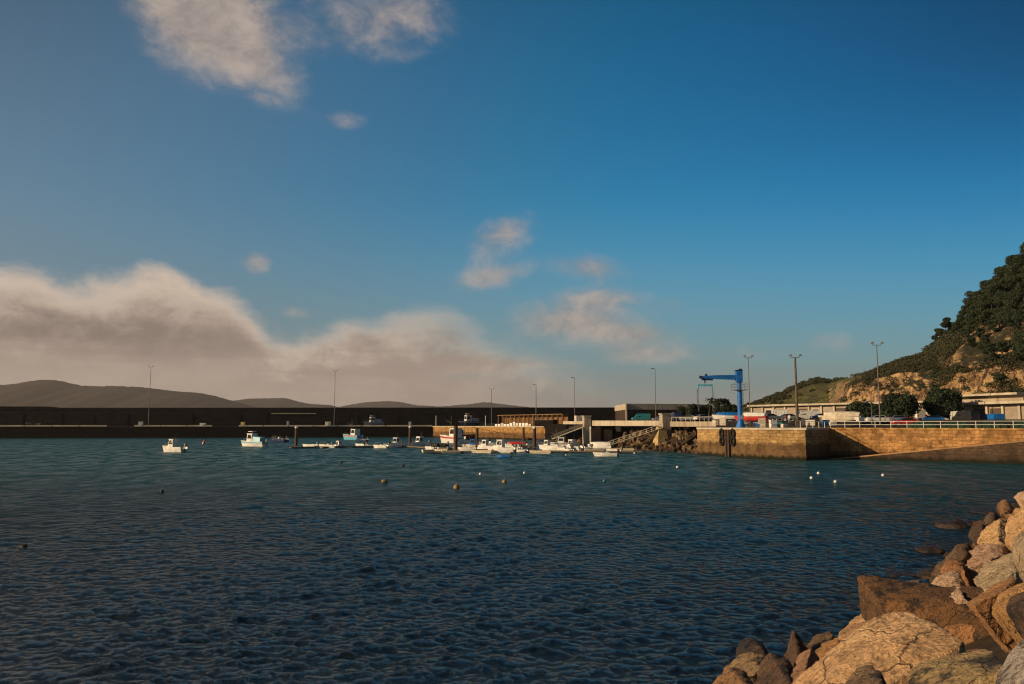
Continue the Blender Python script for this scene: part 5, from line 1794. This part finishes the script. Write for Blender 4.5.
def boat(kind, px, pyw, L, hd, label, hull=white_paint, trim=None, top=white_paint, z=0.0, Y=None, group='boats moored in the harbour', cat='boat', name=None):
    p = onz(px, pyw, 0) if Y is None else Vector((xat(px, Y), Y, z))
    Bm = L * .36
    H = {'cabin': .13, 'open': .12, 'fishing': .17, 'dinghy': .12, 'covered': .12, 'pilot': .13}[kind] * L
    H = min(H, 2.4)
    nm = name or {'cabin': 'cabin_boat', 'open': 'motor_boat', 'fishing': 'fishing_boat', 'dinghy': 'dinghy', 'covered': 'covered_boat', 'pilot': 'work_boat'}[kind]
    if 160 <= hd <= 210: hd -= 34
    e = empty(nm, (p.x, p.y, z), math.radians(hd), label, cat, group)
    e.scale = (1, 1, {'cabin': 1.45, 'open': 1.4, 'dinghy': 1.3, 'pilot': 1.25, 'covered': 1.2, 'fishing': 1.1}[kind])
    hull_mesh(L, Bm, H, hull, e, stripe=trim)
    MB().box((-L * .03, 0, H * .66), (L * .70, Bm * .62, .06)).build('deck', cream_paint, e)
    if kind == 'cabin':
        cabin(-L * .06, L * .22, Bm * .34, H * .9, H + L * .17, e, top, L * .07)
        MB().loft([[(L * .2, -Bm * .33, H * .8), (L * .2, Bm * .33, H * .8), (L * .2, Bm * .26, H * 1.25), (L * .2, -Bm * .26, H * 1.25)], [(L * .42, -Bm * .1, H * .95), (L * .42, Bm * .1, H * .95), (L * .42, Bm * .08, H * 1.15), (L * .42, -Bm * .08, H * 1.15)]]).build('foredeck', top, e)
        bow_rail(L, Bm, H, e)
        outboard(L, H, e)
        MB().tube((-L * .05, 0, H + L * .17), (-L * .07, 0, H + L * .34), .025, .015, 5).build('aerial', galv, e)
    elif kind == 'open':
        MB().box((-L * .02, 0, H * .95), (L * .10, Bm * .3, H * .9), 0, (.8, .8)).build('console', top, e)
        MB().add([(L * .03, -Bm * .16, H * 1.35), (L * .03, Bm * .16, H * 1.35), (L * .0, Bm * .14, H * 1.9), (L * .0, -Bm * .14, H * 1.9), (L * .015, -Bm * .16, H * 1.35), (L * .015, Bm * .16, H * 1.35), (-L * .01, Bm * .14, H * 1.9), (-L * .01, -Bm * .14, H * 1.9)],
                 [(0, 1, 2, 3), (7, 6, 5, 4), (0, 4, 5, 1), (1, 5, 6, 2), (2, 6, 7, 3), (3, 7, 4, 0)]).build('windscreen', glass, e)
        MB().box((-L * .25, 0, H * .8), (L * .08, Bm * .6, .08)).build('seat', timber, e)
        bow_rail(L, Bm, H, e)
        outboard(L, H, e)
    elif kind == 'dinghy':
        for x in (-.22, .08): MB().box((L * x, 0, H * .82), (L * .09, Bm * .66, .05)).build('seat', timber, e)
        outboard(L, H, e)
    elif kind == 'covered':
        rr = []
        for t in np.linspace(-.46, .44, 9):
            hh = H * (.55 + .35 * math.cos(t * 2.2)); ww = Bm * .5 * (1 - max(0, (t + .5 - .35) / .65) ** 2.2) + .03
            rr.append([(L * t, -ww, H * .95), (L * t, -ww * .5, H + hh * .8), (L * t, 0, H + hh), (L * t, ww * .5, H + hh * .8), (L * t, ww, H * .95)])
        MB().loft(rr).build('tarpaulin', top, e)
    elif kind == 'pilot':
        cabin(-L * .02, L * .24, Bm * .36, H * .9, H + L * .20, e, top, L * .03)
        MB().box((L * .1, 0, H + L * .26), (L * .18, Bm * .5, .12)).tube((L * .1, 0, H + L * .2), (L * .1, 0, H + L * .27), .05, .05, 6).build('radar', white_paint, e)
        MB().loft([[(-L * .38, -Bm * .40, H * .8), (-L * .38, Bm * .40, H * .8), (-L * .38, Bm * .34, H + L * .11), (-L * .38, -Bm * .34, H + L * .11)], [(-L * .06, -Bm * .40, H * .8), (-L * .06, Bm * .40, H * .8), (-L * .06, Bm * .34, H + L * .13), (-L * .06, -Bm * .34, H + L * .13)]]).build('canopy', light_blue if trim is None else trim, e)
        bow_rail(L, Bm, H, e)
        outboard(L, H, e)
    elif kind == 'fishing':
        cabin(-L * .34, -L * .04, Bm * .36, H * .8, H + L * .20, e, top, .15)
        mt_ = MB().tube((L * .02, 0, H * .6), (L * .02, 0, H + L * .52), .09, .05, 7).tube((L * .02, 0, H + L * .34), (L * .30, 0, H + L * .40), .04, .03, 5).tube((L * .02, -.9, H + L * .40), (L * .02, .9, H + L * .40), .03, .03, 5)
        mt_.build('mast', galv, e)
        MB().path([(L * .46, 0, H * 1.2), (L * .02, 0, H + L * .5), (-L * .45, 0, H + .2)], .02, 4).build('rigging', black_paint, e)
        bow_rail(L, Bm, H, e)
        MB().tube((L * .18, -.6, H * .95), (L * .18, .6, H * .95), .3, .3, 10).build('winch', rust_steel, e)
        for k in range(3):
            MB().tube((-L * .1 + k * L * .14, -Bm * .52, H * .55), (-L * .1 + k * L * .14, -Bm * .52, H * .15), .16, .16, 8).build('fender', orange_paint, e)
    return e


boat('cabin', 174, 452.3, 6.4, 186, 'white cabin motorboat lying alone at anchor at left, bow to the left')
boat('pilot', 254, 446.6, 8.6, 186, 'white work boat with a pale blue canopy, off the left end of the pontoon', trim=light_blue)
boat('open', 279, 442.3, 8.0, 178, 'low dark hulled boat beyond the white work boat', hull=navy, top=cream_paint)
boat('fishing', 352, 439.8, 10.5, 172, 'blue and white fishing boat with an orange bow below the far quay', hull=light_blue, trim=orange_paint)
boat('dinghy', 362, 441.6, 5.5, 178, 'small dark dinghy alongside the blue fishing boat', hull=navy)
boat('pilot', 374, 0, 9.5, 212, 'pale grey launch standing ashore on the far quay deck', Y=402, z=DZ + .4, hull=silver, trim=silver, group='boats standing ashore')
boat('dinghy', 310, 447.2, 4.6, 185, 'white rowing dinghy lying on the left part of the pontoon')
boat('open', 328, 448.0, 5.0, 190, 'white open boat on the left part of the pontoon, longer than the dinghy beside it')
boat('cabin', 338, 447.7, 3.9, 60, 'stubby white cabin boat seen from astern on the left part of the pontoon')
boat('dinghy', 361, 446.4, 4.2, 175, 'white dinghy between the stubby cabin boat and the second pile')
boat('dinghy', 373, 447.2, 4.0, 5, 'small cream dinghy left of the second pile')
boat('cabin', 396.5, 447.5, 5.8, 250, 'white cabin boat seen bow on, left of the second pile')
boat('cabin', 420.5, 447.4, 6.4, 232, 'white cabin boat moored just right of the second pile')
boat('dinghy', 440, 446.5, 5.2, 180, 'black inflatable dinghy between the white cabin boat and the red fishing boat', hull=rubber)
boat('fishing', 451.5, 443.0, 12.0, 128, 'large white and red fishing boat in front of the golden middle quay', hull=white_paint, trim=red_paint)
boat('fishing', 464, 439.5, 10.0, 20, 'dark hulled fishing boat just behind the white and red one', hull=black_paint, trim=red_paint, top=grey_paint)
boat('pilot', 470, 0, 11.5, 212, 'grey launch with a tall superstructure standing ashore on the middle quay', Y=402, z=DZ + .4, hull=navy, trim=silver, group='boats standing ashore')
boat('cabin', 474, 449.0, 5.4, 200, 'cream cabin boat with a blue cover right of the dark pile', hull=cream_paint, top=blue_paint)
boat('open', 490, 446.6, 6.4, 182, 'low grey open boat behind the white cabin cruiser', hull=grey_paint)
boat('cabin', 502, 452.8, 6.2, 188, 'white cabin cruiser with dark windows, nearest boat on the middle pontoon')
boat('dinghy', 503.5, 457.5, 2.6, 200, 'tiny blue dinghy floating in front of the white cabin cruiser', hull=blue_paint)
boat('covered', 516, 447.2, 5.6, 200, 'white hulled boat under a red cover', top=red_paint)
boat('open', 527, 448.0, 5.0, 170, 'dark open boat right of the red covered one', hull=black_paint)
boat('covered', 541, 444.6, 5.6, 215, 'white boat under a pale cover beside the third tall pile', top=silver)
boat('open', 556.5, 451.2, 6.8, 187, 'white open motorboat on the right pontoon with a steering console')
boat('fishing', 557, 446.8, 6.2, 200, 'small white fishing boat with a mast behind the open motorboat', hull=white_paint, trim=grey_paint)
boat('cabin', 573, 451.0, 5.8, 170, 'white cabin boat on the right pontoon, left of the left pillar')
boat('covered', 601, 448.6, 6.4, 183, 'long white covered boat at the foot of the right gangway')
boat('open', 606, 456.6, 4.2, 205, 'small white open boat with a dark outboard, in front of the right pontoon')
for k, (kd, px, py, L, hd, lb, kw) in enumerate([
        ('open', 381, 448.2, 4.4, 150, 'small white open boat left of the bow-on cabin boat', {}),
        ('dinghy', 386, 446.2, 3.8, 120, 'grey dinghy between the cream dinghy and the bow-on cabin boat', dict(hull=grey_paint)),
        ('open', 431, 450.6, 4.8, 160, 'white open boat left of the dark pile, on the pontoon', {}),
        ('dinghy', 440, 452.0, 3.6, 150, 'cream dinghy at the short pontoon left of the dark pile', dict(hull=cream_paint)),
        ('open', 465, 451.2, 5.0, 200, 'white open boat just right of the dark pile', {}),
        ('cabin', 486, 449.6, 5.2, 150, 'white cabin boat half hidden behind the white cabin cruiser', {}),
        ('open', 513, 450.8, 5.0, 165, 'white open boat in front of the red covered one', {}),
        ('dinghy', 521, 452.2, 3.4, 150, 'white dinghy between cabin cruiser and third tall pile', {}),
        ('cabin', 548, 449.4, 5.0, 140, 'white cabin boat behind the open motorboat, right of the third tall pile', {}),
        ('open', 565, 452.4, 4.6, 160, 'white open boat between the motorboat and the cabin boat on the right pontoon', {}),
        ('open', 581, 450.4, 5.2, 150, 'dark decked open boat touching the foot of the left pillar', dict(hull=grey_paint)),
        ('dinghy', 614, 452.4, 3.6, 170, 'white dinghy by the yellowish finger float', {})]):
    boat(kd, px, py, L, hd, lb, **kw)
# ashore, on the quay
boat('covered', 728, 0, 6.0, 200, 'boat on land under a bright blue cover left of the crane column', Y=186, z=LZ + .35, top=blue_paint, group='boats standing ashore')
boat('covered', 752, 0, 6.4, 178, 'red hulled boat under a white cover, on land right of the crane column', Y=166, z=LZ - .1, hull=red_paint, top=white_paint, group='boats standing ashore')
boat('covered', 842, 0, 8.0, 178, 'long cream boat on land in front of the long shed', Y=166, z=LZ - .35, hull=cream_paint, top=cream_paint, group='boats standing ashore')
boat('dinghy', 868, 0, 4.2, 180, 'small white dinghy on land left of the tallest lamp', Y=158, z=LZ - .2, group='boats standing ashore')

for px, Y, zb_, zt_, lb in [(728, 186, LZ - .3, LZ + .3, 'timber cradle under the boat with the bright blue cover'), (753, 166, LZ - 1.0, LZ - .1, 'timber cradle under the red hulled boat on land'), (842, 166, LZ - 1.0, LZ - .1, 'timber cradle under the long cream boat on land')]:
    e = empty('boat_cradle', (xat(px, Y), Y, zb_), 0, lb, 'boat cradle', 'cradles of the boats ashore')
    for x in (-1.6, 1.6):
        MB().box((x, 0, (zt_ - zb_) / 2), (.3, 1.6, zt_ - zb_)).build('beam', timber, e)
    MB().box((0, 0, .1), (3.6, .3, .2)).build('keel_beam', timber, e)

# gear stacked on the pier and along the quay edge
g = random.Random(12)
GEAR = [(716, 168, 'cream'), (719, 160, 'dark'), (723, 158, 'cream'), (746, 152, 'white'), (752, 150, 'dark'), (757, 154, 'blue'), (762, 150, 'cream'), (768, 153, 'dark'), (773, 149, 'white'), (779, 152, 'green'), (784, 149, 'cream'), (799, 152, 'dark'),
        (806, 154, 'white'), (812, 152, 'cream'), (818, 155, 'dark'), (826, 154, 'blue'), (833, 152, 'cream')]
GM = {'cream': cream_paint, 'dark': timber, 'white': white_paint, 'blue': blue_paint, 'green': teal_paint}
GN = {'cream': 'cream stack of fish boxes', 'dark': 'dark timber pallet stack', 'white': 'white stack of fish boxes', 'blue': 'blue stack of fish boxes', 'green': 'green stack of fish boxes'}
for px, Y, c_ in GEAR:
    mb = MB(); hgt = g.uniform(.9, 1.9)
    if c_ == 'dark':
        for q in range(int(hgt / .18)):
            z = .1 + q * .18
            for k in (-1, 0, 1): mb.box((0, k * .5, z - .04), (1.3, .12, .08))
            for k in range(5): mb.box((-.52 + k * .26, 0, z + .03), (.16, 1.15, .03))
    else:
        for q in range(int(hgt / .36)):
            a = g.uniform(-.12, .12)
            mb.box((0, 0, .18 + .36 * q), (1.2, .8, .32), a, (.95, .95)).box((0, 0, .335 + .36 * q), (1.28, .88, .045), a)
    o = mb.build('pallet_stack' if c_ == 'dark' else 'crate_stack', GM[c_])
    o.location = (xat(px, Y), Y, DZ if Y < 155 and px < 800 else DZ + .4); o.rotation_euler.z = g.uniform(-.6, .4)
    where = 'left of the crane foot' if px < 735 else 'between the crane foot and the thick lamp' if px < 795 else 'along the quay edge right of the thick lamp'
    tag(o, GN[c_] + ' ' + where, 'pallets' if c_ == 'dark' else 'crates', 'gear stacked on the pier')

# ------------------------------------------------------------------ pontoons, piles, gangways
pont_top = plain('pontoon_boards', (.20, .17, .13), (.14, .115, .09), 1.2, .9)


def pontoon(pa, ya, pb, yb, wd, label, name='pontoon'):
    a, b2 = onz(pa, ya, 0), onz(pb, yb, 0)
    v = Vector((b2.x - a.x, b2.y - a.y)); L = v.length
    e = empty(name, (a.x, a.y, 0), math.atan2(v.y, v.x), label, 'pontoon')
    n = max(1, int(L / 7))
    for k in range(n):
        MB().box((L * (k + .5) / n, 0, .30), (L / n - .12, wd, .26)).build('deck', pont_top, e)
        MB().box((L * (k + .5) / n, 0, .02), (L / n * .72, wd * .9, .30)).build('float', black_paint, e)
    return e


pontoon(290, 448.5, 404, 447.0, 2.2, 'long dark floating pontoon on the left between the first two piles')
pontoon(404, 447.2, 452, 449.8, 2.2, 'dark floating pontoon between the second pile and the dark pile')
pontoon(425, 453.4, 470, 453.2, 2.0, 'short dark floating pontoon in front of the red fishing boat')
pontoon(452, 450.6, 535, 451.6, 2.2, 'dark floating pontoon in the middle of the marina')
pontoon(533, 452.4, 642, 453.0, 2.2, 'dark floating pontoon at the right under the two pillars')
fl = plain('finger_concrete', (.62, .53, .36), (.5, .42, .28), 1.2, .85)


def finger(px, py, L, hd, label):
    p = onz(px, py, 0)
    e = empty('finger_float', (p.x, p.y, 0), math.radians(hd), label, 'float', 'pale finger floats of the marina')
    MB().box((0, 0, .42), (L, 1.5, .36)).build('deck', fl, e)
    MB().box((0, 0, .10), (L * .92, 1.3, .3)).build('float', cream_paint, e)
    MB().tube((L * .4, .5, .6), (L * .4, .5, .85), .07, .09, 6).build('mooring_cleat', galv, e)


for px, py, L, hd, lb in [(451, 453.4, 4.0, 10, 'cream finger float at the foot of the dark pile'), (428, 452.4, 2.6, 20, 'small cream finger float at the left end of the short pontoon'),
                          (483, 452.8, 5.0, -28, 'cream finger float left of the white cabin cruiser'), (541, 453.4, 4.8, -20, 'cream finger float at the foot of the third tall pile'),
                          (594, 451.6, 4.4, 0, 'cream finger float under the left pillar'), (622, 450.9, 5.6, -8, 'yellowish finger float at the bottom of the right gangway')]:
    finger(px, py, L, hd, lb)


def pile(px, pt, pb, label, m, r=.42, cap=True):
    b0 = onz(px, pb, 0)
    h = zat(px, pt, b0.y)
    e = empty('mooring_pile', (b0.x, b0.y, 0), 0, label, 'pile', 'mooring piles of the marina')
    MB().tube((0, 0, -2), (0, 0, h - .3), r, r, 14).build('shaft', m, e)
    if cap: MB().tube((0, 0, h - .3), (0, 0, h - .05), r * 1.12, r * 1.1, 14).tube((0, 0, h - .05), (0, 0, h + .35), r * 1.1, .06, 14).build('cap', white_paint, e)
    MB().box((0, 0, .35), (r * 2.9, r * 2.9, .22)).build('collar', galv, e)


pile(296, 427, 447.6, 'pale capped pile at the left end of the long pontoon', rust_steel)
pile(410, 426.5, 446.8, 'pale capped pile between the two white cabin boats', rust_steel)
pile(455.5, 424.5, 452.3, 'tall dark uncapped pile in front of the red fishing boat', rust_steel, .48, False)
pile(477, 427.0, 447.0, 'dark uncapped pile before the stair of the golden quay', rust_steel, .42, False)
pile(534.5, 427.2, 449.0, 'pale capped pile at the corner of the golden quay', rust_steel, .44)
pile(523.5, 426.5, 444.6, 'dark pile close against the right end of the golden quay', rust_steel, .36, False)
pile(590.8, 427.5, 448.0, 'thin pale pile touching the left pillar', cream_paint, .26, True)


def gangway(p0, z0, p1, z1, wd, label):
    a, b2 = Vector((p0[0], p0[1], z0)), Vector((p1[0], p1[1], z1))
    v = b2 - a
    s = Vector((-v.y, v.x, 0)).normalized() * wd / 2
    e = empty('gangway', a, 0, label, 'gangway', 'gangways down to the pontoons')
    V0 = Vector((0, 0, 0))
    up = Vector((0, 0, 1))
    MB().loft([[q - s, q + s, q + s + up * .14, q - s + up * .14] for q in (V0, v)]).build('walkway', pale_concrete, e)
    for sd in (-1, 1):
        rmb = MB()
        for k in range(11):
            q = v * (k / 10) + s * sd
            rmb.tube(q, q + up * 1.0, .035, .035, 5)
        rmb.tube(s * sd + up * 1.0, v + s * sd + up * 1.0, .05, .05, 6).tube(s * sd + up * .5, v + s * sd + up * .5, .035, .035, 5)
        rmb.build('handrail', plain('cream_rail' + str(sd) + label[:6], (.60, .52, .38), None, 2, .5), e)


def W3(px, py, Y): return aty(px, py, Y)


a, b2 = W3(553, 439, 228), W3(585, 426.5, 232)
gangway(a, a.z, b2, b2.z, 1.5, 'pale gangway sloping down left from the left pillar')
a, b2 = W3(608, 446.0, 194), W3(663, 427.8, 191)
gangway(a, a.z, b2, b2.z, 1.7, 'long pale gangway sloping down from the right pillar to the pontoon')

# ------------------------------------------------------------------ buoys


ochre_paint = plain('ochre_buoy_paint', (.34, .21, .05), (.22, .13, .04), 4, .6)


def buoy(px, py, r, m, label, kind='ball'):
    r *= .78
    p = onz(px, py, 0)
    e = empty('mooring_buoy', (p.x, p.y, 0), 0, label, 'buoy', 'mooring buoys in the basin')
    if kind == 'ball':
        MB().ball((0, 0, r * .35), r, 12, 8).build('float', m, e, True)
        MB().tube((0, 0, r * 1.3), (0, 0, r * 1.75), .05, .05, 6).build('ring', galv, e)
    elif kind == 'drum':
        MB().tube((-r, 0, r * .3), (r, .2, r * .35), r * .8, r * .8, 12).build('float', m, e, True)
        MB().tube((-r * .3, -r * .85, r * .35), (-r * .3, -r * .6, r * .5), .06, .06, 6).build('ring', galv, e)
    else:
        MB().tube((0, 0, -.4), (.25, 0, .55), r, r * .8, 10).tube((.25, 0, .55), (.62, 0, 1.35), r * .8, r * .35, 10).build('float', m, e)
        MB().box((.68, 0, 1.5), (.4, .12, .5), .3).build('top_mark', black_paint, e)


BU = [(384.5, 482.6, .36, ochre_paint, 'drum', 'yellow drum buoy with a dark end, left centre'), (456.5, 488.5, .38, ochre_paint, 'ball', 'round yellow buoy nearest the camera in the centre'),
      (480.5, 474.6, .24, white_paint, 'ball', 'small white buoy in front of the white cabin cruiser'), (504.5, 482.6, .32, ochre_paint, 'ball', 'yellow buoy right of the nearest round yellow one'),
      (524.5, 473.4, .22, white_paint, 'ball', 'small white buoy before the third tall pile'), (604.5, 481.8, .24, teal_paint, 'ball', 'greenish buoy in open water below the right pontoon'),
      (677.5, 467.8, .27, white_paint, 'ball', 'white buoy off the rubble bank left of the pier'), (634.5, 453.6, .27, white_paint, 'ball', 'white buoy at the end of the right pontoon'),
      (811.5, 478.6, .24, white_paint, 'ball', 'left one of three white buoys below the pier corner'), (818.5, 473.8, .25, white_paint, 'ball', 'farthest of three white buoys below the pier corner'),
      (835.5, 482.5, .24, white_paint, 'ball', 'nearest of three white buoys below the pier corner'), (883, 475.8, .24, white_paint, 'ball', 'white buoy alone below the slipway'),
      (403, 466.8, .34, black_paint, 'ball', 'dark buoy floating below the second pile'), (341, 463.3, .3, black_paint, 'ball', 'dark buoy floating below the left pontoon'),
      (162, 492.6, .24, black_paint, 'ball', 'small dark buoy at left, nearer than the anchored boat'), (566, 455.4, .22, white_paint, 'ball', 'tiny white buoy before the open motorboat'),
      (203, 444.0, .55, red_paint, 'spar', 'tilted dark red spar buoy right of the anchored white boat')]
for px, py, r, m_, kd, lb in BU:
    buoy(px, py, r, m_, lb, kd)

# ------------------------------------------------------------------ things on the far quay
rk_arm = plain('armour_stone', (.13, .095, .065), (.08, .06, .045), .6, .95)
for i, (px, Y, s, lb) in enumerate([(28, 368, 2.0, 'brown heap stone on the far quay at the extreme left'), (39, 366, 1.7, 'darker low heap stone right of the brown one on the far quay'), (20, 372, 1.5, 'small heap stone at the left end of the far quay')]):
    o = bpy.data.objects.new('boulder', rp_[i].copy()); COL.objects.link(o)
    o.data.materials.clear(); o.data.materials.append(rk_arm)
    o.location = (xat(px, Y), Y, DZ + s * .4); o.scale = (s, s, s * .9)
    tag(o, lb, 'boulder', 'stones on the far quay')
for px, Y, w_, h_, m_, lb in [(141, 366, 2.2, 1.9, grey_paint, 'grey box cabinet on the far quay left of the first lamp'), (203, 372, 2.6, 1.3, cream_paint, 'pale crate on the far quay, above the tilted buoy'), (243, 380, 1.8, 1.8, yellow_paint, 'yellowish box on the far quay above the white work boat'),
                              (288, 384, 1.0, 2.2, grey_paint, 'slim grey cabinet on the far quay above the first pile'), (328, 386, 2.6, 2.0, cream_paint, 'cream box beside the second far lamp'), (410, 392, 1.4, 2.0, grey_paint, 'grey cabinet above the second pile')]:
    e = empty('quay_cabinet', (xat(px, Y), Y, DZ), 0, lb, 'cabinet', 'cabinets on the far quay')
    MB().box((0, 0, h_ / 2 + .1), (w_, 1.2, h_)).build('body', m_, e)
    MB().box((0, 0, h_ + .15), (w_ + .2, 1.4, .1)).build('lid', galv, e)
    MB().box((w_ * .2, -.62, h_ * .5), (w_ * .4, .05, h_ * .7)).build('door', grey_paint, e)
# white marker posts on the middle quay
for px, Y, lb in [(485.5, 382, 'thin white marker post left of the short lamp'), (436, 394, 'thin marker post at the left corner of the golden quay')]:
    t = zat(px, 416.5, Y)
    e = empty('marker_post', (xat(px, Y), Y, DZ), 0, lb, 'post')
    MB().tube((0, 0, 0), (0, 0, t - DZ), .16, .14, 8).build('shaft', white_paint, e)
    MB().tube((0, 0, t - DZ), (0, 0, t - DZ + .4), .24, .1, 8).build('cap', white_paint, e)
# store with its shade put into near-black colours, at the corner of the middle quay
o = empty('net_store', (xat(546, 316), 316, DZ), math.radians(-38), 'dark low net store with painted shade at the right corner of the middle quay', 'store')
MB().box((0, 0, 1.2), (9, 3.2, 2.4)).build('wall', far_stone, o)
MB().box((0, 0, 2.48), (9.6, 3.8, .16)).build('roof', black_paint, o)
